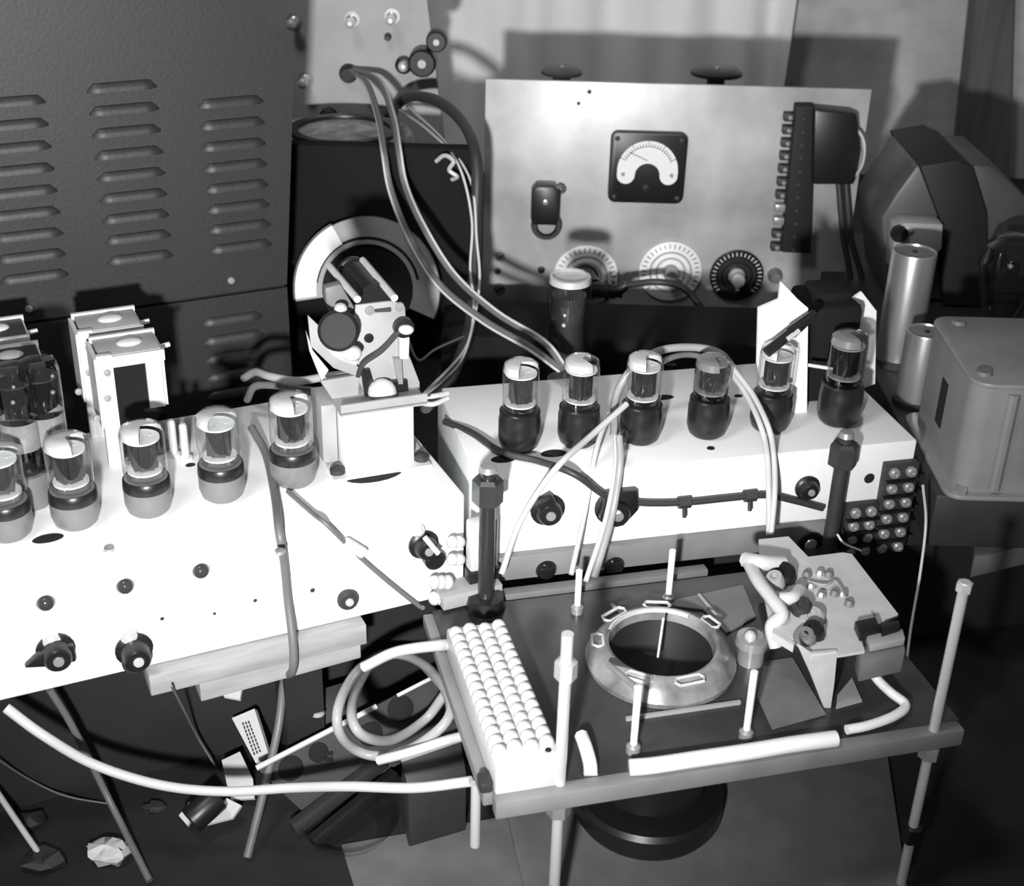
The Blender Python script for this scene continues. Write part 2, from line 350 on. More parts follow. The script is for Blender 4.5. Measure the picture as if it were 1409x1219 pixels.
# dials
def dial(u, v, rpx, label, face, ring, knobm, kr):
    p = Pm(u, v); rr = (Pm(u+rpx, v)-p).length; X = basis(p, NP)
    d = thing('dial', label, 'dial', Vector((p.x, MY, p.z-rr)))
    MB(X).lathe([(0, .001), (rr*.97, .001), (rr, .002), (rr, .004), (rr*.96, .005), (0, .0055)], 48).build('disc', face, d)
    for q in (.62, .42): MB(X).lathe([(rr*q, .0052), (rr*(q+.02), .0062), (rr*(q+.05), .0062), (rr*(q+.07), .0052)], 40).build('ring', ring, d)
    tm = MB().box((rr*.86, 0, .0056), (rr*.14, .0009, .0006)).mesh('tick'); tm.materials.append(M['print' if face != 'black' else 'dialw'])
    for i in range(26): inst('tick', tm, d, X @ Matrix.Rotation(R(-40+260*i/25), 4, 'Z'))
    k = MB(X).lathe([(kr*1.25, .005), (kr*1.1, .009), (kr, .010), (kr, .021), (kr*.85, .023), (0, .0235)], 20).build('knob', knobm, d)
    MB(X).box((0, -kr*.8, .016), (kr*.5, kr*1.4, .008)).build('pointer', knobm, k)
    return d
dial(806, 378, 44, 'grey-white round dial partly hidden behind the tall glass tube', 'dialw', 'dialg', 'black', .012)
dial(922, 372, 43, 'plain white round dial, middle of the three on the aluminium panel', 'dialw', 'dialg', 'steel', .008)
dial(1013, 378, 37, 'black round dial with a bright metal knob on the aluminium panel', 'black', 'darkgrey', 'chrome', .008)
# switch
p = Pm(750, 275); sw = thing('pull_switch', 'black block switch with ring collar left of the panel meter', 'switch', Vector((p.x, MY, p.z-.03)))
X = basis(p, NP)
MB(X).prism([(-.014, -.022, 0), (.014, -.022, 0), (.016, -.014, 0), (.016, .016, 0), (.010, .023, 0), (-.010, .023, 0), (-.016, .016, 0), (-.016, -.014, 0)], (0, 0, .024)).build('body', 'black', sw, bevel=.0015)
MB(X).lathe([(.003, .024), (.003, .028), (0, .029)], 10, Matrix.Translation((0, .006, 0))).build('screw', 'steel', sw)
X2 = basis(Pm(752, 308), NP)
MB(X2).lathe([(.017, 0), (.018, .004), (.016, .010), (.012, .010), (.011, .002)], 28).build('collar', 'darkgrey', sw)
MB(X2).lathe([(.011, .002), (.010, .006), (0, .008)], 20).build('collar_face', 'lightgrey', sw)
MB().tube(cr([Pm(760, 258)+NP*.02, Pm(770, 250)+NP*.016, Pm(776, 258)+NP*.01, Pm(768, 266)+NP*.004]), .0022).build('lever', 'midgrey', sw)
for i, (u, v, rr, m) in enumerate([(688, 353, .006, 'midgrey'), (685, 373, .004, 'darkgrey'), (687, 397, .007, 'midgrey'), (745, 371, .0045, 'black'), (811, 126, .0025, 'black'), (796, 142, .002, 'black')]):
    X = mpX(u, v); k = MB(X).lathe([(rr, 0), (rr*.9, .002), (0, .0028)], 14).build('screw', m, mp)
    if rr > .005: MB(X).box((0, 0, .0026), (rr*1.6, rr*.25, .001), Matrix.Rotation(.6, 3, 'Z')).build('slot', 'hole', k)
X = mpX(1066, 378); k = MB(X).lathe([(.009, 0), (.008, .006), (.006, .014), (0, .015)], 16).build('knob', 'midgrey', mp)
# dark connector block on the right of panel
cb = thing('terminal_block', 'long black terminal strip with lugs and plug at the panel right end', 'terminal block', Vector((Pm(1120, 340).x, MY, Pm(1120, 340).z)))
def P2(pts, m, nm, off, d, par, bev=.0015): return MB().prism([Pm(u, v)+NP*off for u, v in pts], NP*d).build(nm, m, par, bevel=bev)
P2([(1092, 140), (1118, 140), (1112, 342), (1072, 340)], 'film', 'strip', 0, .018, cb)
P2([(1114, 141), (1172, 147), (1176, 200), (1168, 243), (1112, 243)], 'black', 'plug', .001, .030, cb, .003)
for i in range(11):
    t = i/10; u = 1085-18*t; v = 158+178*t
    X = basis(Pm(u, v), NP); lg = MB(X).box((0, 0, .006), (.013, .009, .012)).build('lug', 'darkgrey' if i not in (7, 8) else 'steel', cb, bevel=.001)
    MB(X).lathe([(.0028, .012), (.0024, .014), (0, .0143)], 8).build('lug_screw', 'steel', lg)
    X = basis(Pm(1102-14*t, v)+NP*.018, NP); MB(X).lathe([(.0028, 0), (.0024, .0018), (0, .002)], 8).build('strip_screw', 'darkgrey', cb)
cable('wire', 'pale wire looping beside the black plug on the panel', [Pm(1170, 165)+NP*.02, Pm(1181, 185)+NP*.03, Pm(1179, 215)+NP*.03, Pm(1168, 240)+NP*.02], .0016, 'wirel', 'wire')
for i, (u1, u2) in enumerate(((1150, 1165), (1160, 1180))):
    cable('lead', ['dark lead hanging down from the black plug, inner one', 'dark lead hanging down from the black plug, outer one'][i], [Pm(u1, 240)+NP*.015, Pm(u1+2, 280)+NP*.02, Pm(u1+6, 320)+NP*.02, Pm(u2, 370)+NP*.02, Pm(u2+4, 410)+NP*.02], .0035, 'cordd', 'wire')
# white knob near bottom left + dark bar behind
p = oy(681, 426, 1.50); o = MB(basis(p, (0, -1, .3))).ball((0, 0, .008), (.013, .0085, .010)).build('porcelain_bead', 'porcelain'); tag(o, 'small white oval bead at the foot of the aluminium panel', 'bead')
lw = MB().box((oy(850, 460, 1.30).x, 1.33, .03), (.36, .10, .06)).build('low_black_box', 'matteblack', bevel=.003); tag(lw, 'low black box lying behind the right white chassis', 'box')

# ================================================================== TUBES
TM = {}
def tube_parts(kind):
    if kind in TM: return TM[kind]
    L = []
    def add(nm, mb, m, sub=None, sm=40): me = mb.mesh(nm, smooth=sm); me.materials.append(M[m]); L.append((nm, me))
    if kind in ('grey', 'dark', 'short', 'fog'):
        bm_ = {'grey': 'tubebase', 'dark': 'tubedark', 'short': 'tubedark', 'fog': 'tubedark'}[kind]
        hb = .029 if kind == 'grey' else .034
        H = hb+(.042 if kind != 'fog' else .036); rg = .0160 if kind == 'grey' else .0148
        add('base', MB().lathe([(0, 0), (.0125, 0), (.0155, .003), (.0172, .009), (.0172, hb-.008), (.0166, hb-.006), (.0166, hb-.001), (.0155, hb), (0, hb)], 28), bm_)
        if kind == 'grey': add('collar', MB().lathe([(.0173, hb-.0085), (.0175, hb-.008), (.0170, hb-.001), (.016, hb+.0004)], 28), 'tubedark')
        add('glass_bulb', MB().lathe([(.0130, hb-.001), (rg, hb+.006), (rg, H-.007), (rg*.93, H-.0025), (rg*.75, H-.0005), (rg*.4, H), (0, H)], 28), 'smoke' if kind in ('fog', 'short') else 'glass')
        add('anode', MB().box((0, 0, hb+.019), (.017, .011, .022)).box((0, 0, hb+.019), (.010, .016, .022)), 'plate' if kind != 'fog' else 'plategrey')
        add('top_mica', MB().lathe([(0, hb+.031), (.0128, hb+.031), (.0128, hb+.0322), (0, hb+.0322)], 24), 'mica')
        add('bottom_mica', MB().lathe([(0, hb+.0055), (.0128, hb+.0055), (.0128, hb+.0067), (0, hb+.0067)], 24), 'mica')
        add('getter', MB().lathe([(rg*.96, H-.0085), (rg*.90, H-.003), (rg*.72, H-.0012), (rg*.38, H-.0006), (0, H-.0006)], 24, a0=0, a1=R(250)), 'getter')
        mb = MB()
        for sx in (-1, 1): mb.cyl((sx*.0062, 0, hb), (sx*.0062, 0, hb+.033), .0006, seg=6)
        add('support_rods', mb, 'chrome')
    elif kind == 'tall':
        H = .157; rg = .0205; hb = .05
        add('base', MB().lathe([(0, 0), (.015, 0), (.0175, .004), (.0175, hb), (0, hb)], 28), 'tubedark')
        add('glass_bulb', MB().lathe([(.015, hb), (rg*.92, hb+.010), (rg, hb+.02), (rg, H-.006), (rg*.95, H-.001), (rg*.85, H), (0, H-.002)], 32), 'glass')
        add('anode', MB().lathe([(0, hb+.014), (.0165, hb+.014), (.0165, H-.020), (0, H-.020)], 24), 'plate')
        add('top_mica', MB().lathe([(0, H-.007), (.0185, H-.007), (.0185, H-.005), (0, H-.005)], 24), 'mica')
        add('rim_flash', MB().lathe([(rg*.97, H-.0075), (rg*.93, H-.002), (rg*.80, H-.0014)], 28), 'getter')
        add('weld_bead', MB().ball((-.004, -.0178, H-.034), .0018).ball((-.0045, -.0178, H-.044), .0022), 'chrome')
    elif kind == 'twin':
        H = .112; rg = .0145; hb = .028
        add('base', MB().lathe([(0, 0), (.014, 0), (.0165, .005), (.0165, hb), (0, hb)], 24), 'tubebase')
        add('glass_bulb', MB().lathe([(.0125, hb), (rg, hb+.007), (rg, H-.008), (rg*.9, H-.002), (rg*.5, H), (0, H)], 28), 'smoke')
        add('silver_band', MB().lathe([(rg*.96, hb+.020), (rg*.97, hb+.022), (rg*.97, hb+.040), (rg*.96, hb+.042)], 28), 'mica')
        add('anode', MB().box((0, 0, hb+.056), (.016, .012, .024)), 'plate')
        add('top_mica', MB().lathe([(0, H-.014), (.0125, H-.014), (.0125, H-.0128), (0, H-.0128)], 24), 'plategrey')
        add('electrode', MB().ball((0, -.0105, hb+.06), .0018).ball((.002, -.0105, hb+.072), .0015), 'chrome')
    TM[kind] = L; return L
def vtube(u, v, z, kind, label, group, rz=.4, scale=1.0, name='vacuum_tube', dv=0):
    p = oz(u, v-9+dv, z)                      # v: lowest visible pixel of the base
    t = thing(name, label, 'vacuum tube', p, rz, group); t.scale = (scale,)*3
    for nm, me in tube_parts(kind):
        o = bpy.data.objects.new(nm, me); COL.objects.link(o); o.parent = t
    return t
G1 = 'vacuum tubes along the left white chassis'
vtube(14, 744, .09, 'grey', 'grey-based vacuum tube cut off by the left edge of the picture', G1, .3)
vtube(106, 728, .09, 'grey', 'grey-based vacuum tube second from the left on the left chassis', G1, .9)
vtube(206, 711, .09, 'grey', 'grey-based vacuum tube standing in front of the white-framed relay', G1, .5)
vtube(307, 691, .09, 'grey', 'grey-based vacuum tube standing alone between relay and hose loop', G1, .1)
vtube(405, 671, .09, 'grey', 'grey-based vacuum tube beside the white box under the relay mechanism', G1, .7, 1.03)
vtube(44, 700, .09, 'twin', 'tall glass tube with pale band behind the leftmost grey tubes', G1, .2)
vtube(78, 690, .09, 'twin', 'tall banded glass tube next to the white-framed relay, right of its twin', G1, 1.2)
G2 = 'vacuum tubes along the right white chassis'
vtube(714, 623, .09, 'dark', 'black-based vacuum tube at the left end of the right chassis', G2, .2)
vtube(795, 617, .09, 'dark', 'black-based vacuum tube under the twin grey cables, second in its row', G2, 1.0)
vtube(880, 613, .09, 'dark', 'black-based vacuum tube behind the pale crossing wires, third in its row', G2, .3)
vtube(972, 605, .09, 'fog', 'black-based vacuum tube with cloudy bulb, fourth in its row', G2, .6)
vtube(1058, 597, .09, 'dark', 'black-based vacuum tube in front of the white bracket plate', G2, .1)
vtube(1152, 588, .09, 'short', 'dark vacuum tube at the right end in front of black transformer', G2, .8, 1.08)
vtube(775, 588, .0, 'tall', 'tall smoky glass tube with bright rim in front of the aluminium panel', None, .0, 1.0, dv=5)

# ================================================================== LEFT CHASSIS
ch = thing('white_chassis', 'long white metal chassis with tubes, jewels and knobs on the left', 'chassis', Vector((FR1.x, FR1.y, 0)), A1)
O1 = Vector((FR1.x, FR1.y, 0)); X1 = frame(O1, A1)
MB(X1).box((-.26, .105, .045), (.52, .21, .09)).build('body', 'white', ch, bevel=.0025)
def f1(u, v): return opl(u, v, O1, N1)
def lathe_on(p, n, prof, nm, m, par, seg=18): return MB(basis(p, n)).lathe(prof, seg).build(nm, m, par)
for u, v in ((62, 826), (171, 803), (275, 782)):
    j = lathe_on(f1(u, v), N1, [(.0075, 0), (.0075, .002), (.0062, .003), (0, .003)], 'jewel_bezel', 'chrome', ch)
    MB(basis(f1(u, v), N1)).lathe([(.0062, .002), (.0058, .005), (.004, .0075), (0, .009)], 16).build('jewel_lens', 'jewel', j)
def knob(p, n, rr, h, par, m='black', cap='steel', flange=True, name='knob'):
    X = basis(p, n)
    k = MB(X).lathe([(rr*1.35, 0), (rr*1.35, .002), (rr*1.1, .003), (rr, .004), (rr*.95, h-.002), (rr*.8, h), (0, h)] if flange else [(rr*.9, 0), (rr, .003), (rr*.95, h-.002), (rr*.8, h), (0, h)], 20).build(name, m, par)
    MB(X).lathe([(rr*.4, h), (rr*.35, h+.0012), (0, h+.0015)], 12).build('knob_cap', cap, k)
    return k
k = knob(f1(76, 893), N1, .010, .016, ch); MB(basis(f1(76, 893), N1)).prism([(-.022, -.004, .003), (0, -.009, .003), (.012, -.008, .003), (.012, .005, .003), (0, .009, .003), (-.012, .004, .003)], (0, 0, .006)).build('pointer_skirt', 'black', k, bevel=.001)
MB(basis(f1(70, 878), N1)).lathe([(.006, 0), (.006, .004), (0, .005)], 14).build('switch_nut', 'chrome', ch)
k = knob(f1(184, 892), N1, .010, .018, ch, cap='chrome'); MB(basis(f1(184, 905), N1)).lathe([(.0095, 0), (.0095, .006), (.006, .006), (.006, 0)], 18).build('terminal_loop', 'darkgrey', k)
MB(basis(f1(176, 872), N1)).lathe([(.006, 0), (.006, .004), (0, .005)], 14).build('switch_nut', 'chrome', ch)
knob(f1(477, 822), N1, .0085, .007, ch, 'darkgrey', 'chrome', False)
k = knob(f1(582, 748), N1, .009, .013, ch); MB().tube([f1(576, 728)+N1*.012, f1(590, 744)+N1*.02], .0022).build('toggle', 'chrome', k)
MB(basis(f1(594, 764), N1)).lathe([(.0085, 0), (.0085, .008), (.006, .010), (0, .010)], 16).build('jack', 'black', ch)
MB(basis(f1(573, 727), N1)).ball((0, 0, .003), .0055).build('switch_nut', 'chrome', ch)
for u, v, rr in ((351, 826, .0016), (223, 851, .0016), (295, 844, .0013), (430, 812, .002)): MB(basis(f1(u, v), N1)).lathe([(rr, .0002), (rr*.8, .0008), (0, .001)], 10).build('screw', 'darkgrey', ch)
ZUP = Vector((0, 0, 1))
def hole(u, v, z, rx, ry, par, rz=A1, nm='hole'):
    p = oz(u, v, z); return MB(frame(p, rz) @ Matrix.Diagonal((rx, ry, 1, 1))).lathe([(1, .0001), (.9, .0006), (0, .0006)], 20).build(nm, 'hole', par)
for u, v, rx, ry in ((66, 741, .011, .006), (514, 652, .024, .013), (262, 640, .004, .003)): hole(u, v, .09, rx, ry, ch)
for u, v in ((385, 760), (150, 757)): MB(frame(oz(u, v, .09), 0)).lathe([(.004, 0), (.0035, .002), (0, .0026)], 12).build('screw', 'steel', ch)
# wooden rail below
def c1(x, y, z): return X1 @ Vector((x, y, z))
rl = thing('wooden_rail', 'pale wooden rail under the front of the left white chassis', 'rail', c1(-.15, -.004, -.03), A1)
MB(X1).box((-.168, .010, -.0095), (.165, .042, .018)).build('plank', 'wood', rl, bevel=.001)
MB(X1).prism([(-.215, -.009, -.036), (-.09, -.009, -.032), (-.09, -.009, -.019), (-.215, -.009, -.019)], (0, .04, 0)).build('lower_batten', 'wood', rl, bevel=.001)
o = MB(X1).box((-.135, .012, -.0935), (.03, .03, .112)).build('support_block', 'bench'); tag(o, 'dark upright block beneath the pale wooden rail', 'block')
# terminal fittings on right end of front
tf = thing('terminal_cluster', 'pale cluster of solder terminals between the two white chassis', 'terminals', c1(.0, -.02, .0), A1)
MB(X1).box((-.002, -.012, .010), (.05, .022, .012)).build('base_strip', 'lightgrey', tf, bevel=.001)
for i in range(6): MB().ball(f1(590+9*(i % 3), 790+22*(i//3))+N1*.012, (.005, .005, .006)).build('solder_blob', 'porcelain', tf)
MB(X1).box((.012, -.006, .047), (.024, .012, .045)).build('insulator', 'whitem', tf, bevel=.003)
MB(X1).box((.012, -.008, .020), (.026, .012, .012)).build('clamp', 'black', tf, bevel=.001)
for i in range(4): MB().ball(opl(622+9*(i % 2), 745+24*(i//2), c1(0, -.012, 0), N1)+N1*.001, .005).build('solder_blob', 'porcelain', tf)

# ---- relay mechanism on chassis
bp = oz(475, 652, .09); bq = oz(570, 637, .09); ar = math.atan2(bq.y-bp.y, bq.x-bp.x); wv = (bq-bp).length
XR = frame(bp, ar); NR = Vector((math.sin(ar), -math.cos(ar), 0))
rm = thing('relay_mechanism', 'tall grey relay mechanism with black coil mounted on a white box', 'relay', bp, ar)
MB(XR).box((wv/2, .025, .0275), (wv, .05, .055)).build('box', 'white', rm, bevel=.001)
MB(XR).box((wv/2, .02, .0012), (wv+.022, .062, .0024)).build('foot_flange', 'whitem', rm)
MB(XR).box((-.008, .03, .030), (.012, .035, .05)).build('side_bracket', 'lightgrey', rm, bevel=.001)
for x in (-.006, wv+.006): lathe_on(XR @ Vector((x, .0, .002)), ZUP, [(.006, 0), (.006, .004), (.003, .006), (0, .006)], 'bolt', 'darkgrey', rm)
MB(XR).box((wv/2+.002, .022, .0565), (wv+.012, .064, .003)).build('tray', 'lightgrey', rm)
MB(XR).box((wv/2+.002, -.009, .0605), (wv+.012, .002, .008)).build('tray_lip', 'lightgrey', rm)
pr = XR @ Vector((0, .020, 0))
def fr(u, v, off=0): return opl(u, v, pr, NR)+NR*off
def plt(pts, nm, m, off, d, bev=.0006): return MB().prism([fr(u, v, off) for u, v in pts], NR*d).build(nm, m, rm, bevel=bev)
plt([(488, 418), (540, 412), (556, 420), (559, 480), (576, 524), (576, 545), (490, 552), (492, 505), (486, 470)], 'upright_plate', 'lightgrey', 0, .003)
plt([(420, 428), (438, 445), (492, 502), (488, 512), (455, 500), (424, 470)], 'wing_plate', 'lightgrey', .006, .003)
plt([(419, 452), (428, 478), (450, 505), (440, 520), (424, 480)], 'wing_edge', 'whitem', .002, .004)
lathe_on(fr(461, 446, .012), (NR+Vector((-.3, 0, .35))).normalized(), [(.013, -.006), (.0155, 0), (.0155, .008), (.013, .011), (0, .012)], 'side_coil', 'film', rm, 24)
MB().ball(fr(473, 470, .022), (.008, .007, .006)).build('contact_ball', 'porcelain', rm)
MB().ball(fr(463, 416, .012), (.005, .005, .004)).build('contact_ball', 'chrome', rm)
MB().tube(cr([fr(440, 446, .016), fr(448, 466, .018), fr(464, 478, .018), (fr(482, 488, .014))]), .0032, 8).build('crescent_spring', 'porcelain', rm)
zt = .236
for a, b in (((453, 366), (492, 412)), ((499, 358), (543, 410))):
    P0 = oz(*a, zt); P1 = oz(*b, zt); MB().tube([P0, P1], .0028, 8).build('top_rail', 'whitem', rm)
c0 = oz(484, 372, zt-.010); c1_ = oz(516, 410, zt-.010)
MB().lathe([(0, 0), (.012, 0), (.012, .004), (.0105, .005), (.0105, (c1_-c0).length-.005), (.012, (c1_-c0).length-.004), (.012, (c1_-c0).length), (0, (c1_-c0).length)], 24, basis(c0, c1_-c0)).build('top_coil', 'black', rm)
dd = (oz(516, 412, zt-.004)-oz(486, 372, zt-.004))
s0 = oz(500, 352, zt)-oz(453, 366, zt)
MB().prism([oz(455, 376, zt-.018), oz(500, 370, zt-.018), oz(538, 424, zt-.018), oz(492, 426, zt-.018)], (0, 0, -.003)).build('top_deck', 'darkgrey', rm)
MB().prism([fr(448, 398, -.002), fr(470, 392, -.002), fr(490, 425, -.002), fr(480, 440, -.002), fr(450, 420, -.002)], NR*-.010).build('back_block', 'midgrey', rm, bevel=.002)
for i, (u, v) in enumerate(((507, 425), (548, 420), (506, 463), (517, 540))): lathe_on(fr(u, v, .003), NR, [(.004, 0), (.0035, .0016), (0, .002)], 'screw', 'steel' if i < 2 else 'black', rm, 10)
lathe_on(fr(552, 446, .003), NR, [(.008, 0), (.008, .006), (0, .007)], 'contact_disc', 'black', rm, 16); MB().ball(fr(553, 446, .011), (.006, .004, .004)).build('contact_ball', 'porcelain', rm)
MB().prism([fr(545, 458, .003), fr(559, 458, .003), fr(558, 488, .003), (fr(546, 488, .003))], NR*.006).build('white_tab', 'whitem', rm, bevel=.0006)
MB().tube(cr([fr(545, 450, .008), fr(520, 475, .010), fr(496, 492, .010), fr(488, 512, .008)]), .0022).build('lead', 'cordd', rm)
MB().ball(fr(521, 532, .010), (.0115, .009, .011)).build('white_roller', 'porcelain', rm)
MB().prism([fr(532, 520, .003), fr(556, 518, .003), fr(558, 537, .003), fr(534, 540, .003)], NR*.005).build('dark_gap', 'black', rm)
MB().prism([fr(494, 505, .003), fr(505, 503, .003), fr(510, 520, .003), fr(512, 548, .003), fr(500, 548, .003)], NR*.004).build('dark_gap', 'black', rm)
MB().prism([fr(538, 488, .003), fr(548, 488, .003), fr(550, 522, .003), fr(544, 522, .003)], NR*.006).build('contact_leaf', 'steel', rm)
MB().prism([fr(440, 522, .0), fr(490, 514, .0), fr(500, 540, .0), fr(500, 556, .0), fr(462, 556, .0)], NR*.003).build('lower_plate', 'lightgrey', rm)
# hose loop
hz = .16
cable('hose_loop', 'pale grey rubber hose looping left of the relay mechanism', [oy(336, 520, 1.04), oy(352, 512, 1.02), oy(372, 518, 1.0), oy(410, 524, .99), oy(450, 518, .985), oy(486, 514, .985)], .0034, 'flex', 'hose')
cable('hose_loop', 'dark grey lower hose curving behind the tube by the relay', [oy(340, 550, 1.03), oy(350, 532, 1.02), oy(375, 530, 1.01), oy(415, 536, 1.0), oy(452, 542, .99), oy(462, 565, .98)], .0032, 'cordg', 'hose')

# ---- white-framed double relay and similar
def framed(u, v, label, group, top='lightgrey', h=.094, w_=.05, d_=.036, z=.09, yaw=A1, front=True):
    p = oz(u, v, z); t = thing('framed_relay', label, 'relay', p, yaw, group); X = frame(p, yaw)
    MB(X).box((w_/2, d_/2, h/2), (w_-.018, d_-.004, h-.008)).build('core', 'matteblack', t)
    MB(X).box((w_/2, d_/2, h-.003), (w_-.004, d_, .004)).build('top_plate', top, t, bevel=.0006)
    MB(X).ball((w_*.55, d_/2, h-.0005), (.010, .007, .003)).build('top_lump', 'whitem', t)
    MB(X).box((.005, .001, h/2), (.012, .006, h)).build('leg', 'whitem', t, bevel=.0006)
    MB(X).box((-.001, d_/2, h*.66), (.003, d_, h*.62)).build('side_plate', 'whitem', t)
    MB(X).box((w_-.002, d_/2+.001, h*.72), (.003, d_, h*.5)).build('side_plate', 'whitem', t)
    MB(X).box((w_-.009, .001, h*.72), (.012, .005, h*.5)).build('leg', 'whitem', t, bevel=.0006)
    MB(X).box((w_/2, -.001, h-.006), (w_, .004, .009)).build('front_lip', 'whitem', t, bevel=.0006)
    MB(X).box((w_/2, d_-.001, h-.002), (w_, .003, .006)).build('back_lip', 'whitem', t)
    MB(X).cyl((w_, d_/2, h-.008), (w_+.008, d_/2, h-.007), .002, seg=8).build('pin', 'chrome', t)
    for x, zz in ((.006, h-.014), (.004, h-.035), (-.006, h-.05)):
        MB(X).lathe([(.003, 0), (.0026, .0015), (0, .002)], 8, basis((x, -.002, zz), (0, -1, 0))).build('screw', 'steel', t)
    return t
GR = 'white-framed relays on the left chassis'
framed(152, 641, 'white-framed relay with black core, the front one of the stacked pair', GR)
framed(127, 603, 'white-framed relay with black core, the rear one of the stacked pair', GR)
framed(-10, 655, 'dark-topped framed relay at the left edge behind the first tube', GR, 'darkgrey', h=.09)
framed(-28, 612, 'dark-topped framed relay at the left edge, rearmost', GR, 'darkgrey', h=.09)
for i, (u, v) in enumerate(((240, 627), (256, 632))):
    p = oz(u, v, .09); o = MB().lathe([(0, 0), (.0055, 0), (.0055, .003), (.0032, .004), (.0032, .030), (.002, .032), (0, .032)], 12, frame(p)).build('standoff_pin', 'chrome'); tag(o, ['bright upright pin on the left chassis, nearer the framed relay', 'bright upright pin on the left chassis, nearer the lone tube'][i], 'pin', 'pins on the left chassis')

# ================================================================== RIGHT CHASSIS
O2 = Vector((FR2.x, FR2.y, 0)); X2c = frame(O2, A2); W2 = .375
c2 = thing('white_chassis', 'white metal chassis with six tubes and terminal strips on the right', 'chassis', O2, A2)
MB(X2c).box((-W2/2, .085, .045), (W2, .17, .09)).build('body', 'white', c2, bevel=.002)
def f2(u, v): return opl(u, v, O2, N2)
k = knob(f2(753, 700), N2, .0105, .012, c2); MB(basis(f2(748, 684), N2)).box((0, 0, .006), (.014, .008, .010), Matrix.Rotation(.5, 3, 'Z')).build('pointer', 'black', k, bevel=.001)
k = knob(f2(843, 697), N2, .0115, .016, c2, flange=True); MB(basis(f2(848, 690), N2)).prism([(-.016, -.010, .002), (.004, -.018, .002), (.016, -.004, .002), (.014, .014, .002), (-.012, .014, .002)], (0, 0, .008)).build('pointer', 'black', k, bevel=.001)
MB().ball(f2(838, 690)+N2*.017, (.005, .0022, .0022)).build('toggle', 'porcelain', k)
for u, v in ((748, 776), (841, 771)):
    j = MB(basis(f2(u, v), N2)).lathe([(.0125, 0), (.0125, .003), (.010, .004), (0, .004)], 20).build('jewel_bezel', 'black', c2)
    MB(basis(f2(u, v), N2)).lathe([(.010, .003), (.0096, .008), (.007, .012), (0, .014)], 20).build('jewel_lens', 'jewelb', j)
knob(f2(1110, 670), N2, .008, .010, c2); knob(f2(1109, 741), N2, .014, .010, c2, flange=False)
for u, v, rr in ((958, 752, .006), (1196, 658, .0048)): MB(basis(f2(u, v), N2)).lathe([(rr, .0003), (rr*.8, .0012), (0, .0014)], 14).build('hole', 'hole', c2)
for u, v, rx, ry in ((692, 632, .010, .006), (762, 624, .011, .006), (911, 547, .011, .005), (978, 617, .0035, .003), (924, 502, .005, .003), (1016, 545, .004, .003)): hole(u, v, .09, rx, ry, c2, A2)
# grey strip standing in for the shade along the chassis foot
o = MB(X2c).box((-.225, -.005, .012), (.30, .008, .022)).build('shade_strip', 'bar', bevel=.001); tag(o, 'grey strip standing for the shade along the foot of the right white chassis', 'strip')
# terminal strips
def strip(u0, v0, u1, v1, rows, cols, label, yaw=A2):
    a = f2(u0, v0); b = f2(u1, v1); ww = abs((b-a).dot(E2)); hh = abs(a.z-b.z); cpt = (a+b)/2
    t = thing('terminal_strip', label, 'terminal strip', Vector((cpt.x, cpt.y, min(a.z, b.z))), A2); X = basis(cpt+N2*.0005, N2)
    MB(X).box((0, 0, .004), (ww, hh, .008)).build('strip_body', 'darkgrey', t, bevel=.001)
    sm = MB().lathe([(.0048, 0), (.0048, .003), (.0035, .0045), (.001, .0047), (0, .0036)], 10).mesh('terminal_screw'); sm.materials.append(M['steel'])
    bar = MB().box((0, 0, .002), (ww, .0012, .006)).mesh('barrier'); bar.materials.append(M['black'])
    for r in range(rows):
        for c in range(cols):
            inst('terminal_screw', sm, t, X @ Matrix.Translation(((c-(cols-1)/2)*ww/cols, (r-(rows-1)/2)*hh/rows, .008)))
        if r: inst('barrier', bar, t, X @ Matrix.Translation((0, (r-rows/2)*hh/rows, .008)))
    return t
strip(1214, 634, 1237, 752, 6, 2, 'tall grey screw terminal strip at the right end of the white chassis')
strip(1161, 690, 1192, 756, 4, 2, 'short grey screw terminal strip behind the rear right rod')
# black transformer with white brackets
bt = thing('black_transformer', 'black transformer between two white bracket plates on the right chassis', 'transformer', oz(1150, 540, .09), A2)
def tv(p0): return lambda u, v, off=0: opl(u, v, p0, N2)+N2*off
t1 = tv(oz(1110, 582, .09)+Vector((0, .02, 0)))
MB().prism([t1(1042, 500), t1(1044, 424), t1(1072, 412), t1(1075, 388), t1(1098, 412), t1(1112, 424), t1(1110, 582), t1(1060, 582)], -N2*.003).build('bracket_plate', 'white', bt)
pb = oz(1116, 582, .09)+Vector((0, .03, 0)); XB = frame(pb, A2)
MB(XB).box((.024, .035, .045), (.044, .06, .09)).build('core', 'matteblack', bt, bevel=.006)
MB(XB).box((.024, .035, .093), (.030, .036, .010)).build('coil', 'matteblack', bt, bevel=.004)
t2 = tv(pb+Vector((.05, .045, 0)))
MB().prism([t2(1172, 412), t2(1186, 402), t2(1206, 428), t2(1204, 528), t2(1172, 540)], -N2*.003).build('bracket_plate', 'white', bt)
MB().tube([t1(1104, 494, .012), t1(1132, 494, .02)], .0016).build('screw_rod', 'chrome', bt)
# clip lead to it
a = t1(1035, 465, .03); b = t1(1108, 418, .02)
clp = thing('clip_lead', 'black insulated clip lead leaning on the white bracket plate', 'clip', a)
MB().tube(cr([a, a.lerp(b, .3), a.lerp(b, .6)]), .0045).build('boot', 'black', clp); MB().tube([a.lerp(b, .5), b], .0055, 10, lambda t: 1-.35*t).build('jaw', 'black', clp)
MB().tube([a.lerp(b, .38)+N2*.004, a.lerp(b, .62)+N2*.005], .0022).build('spring', 'chrome', clp)

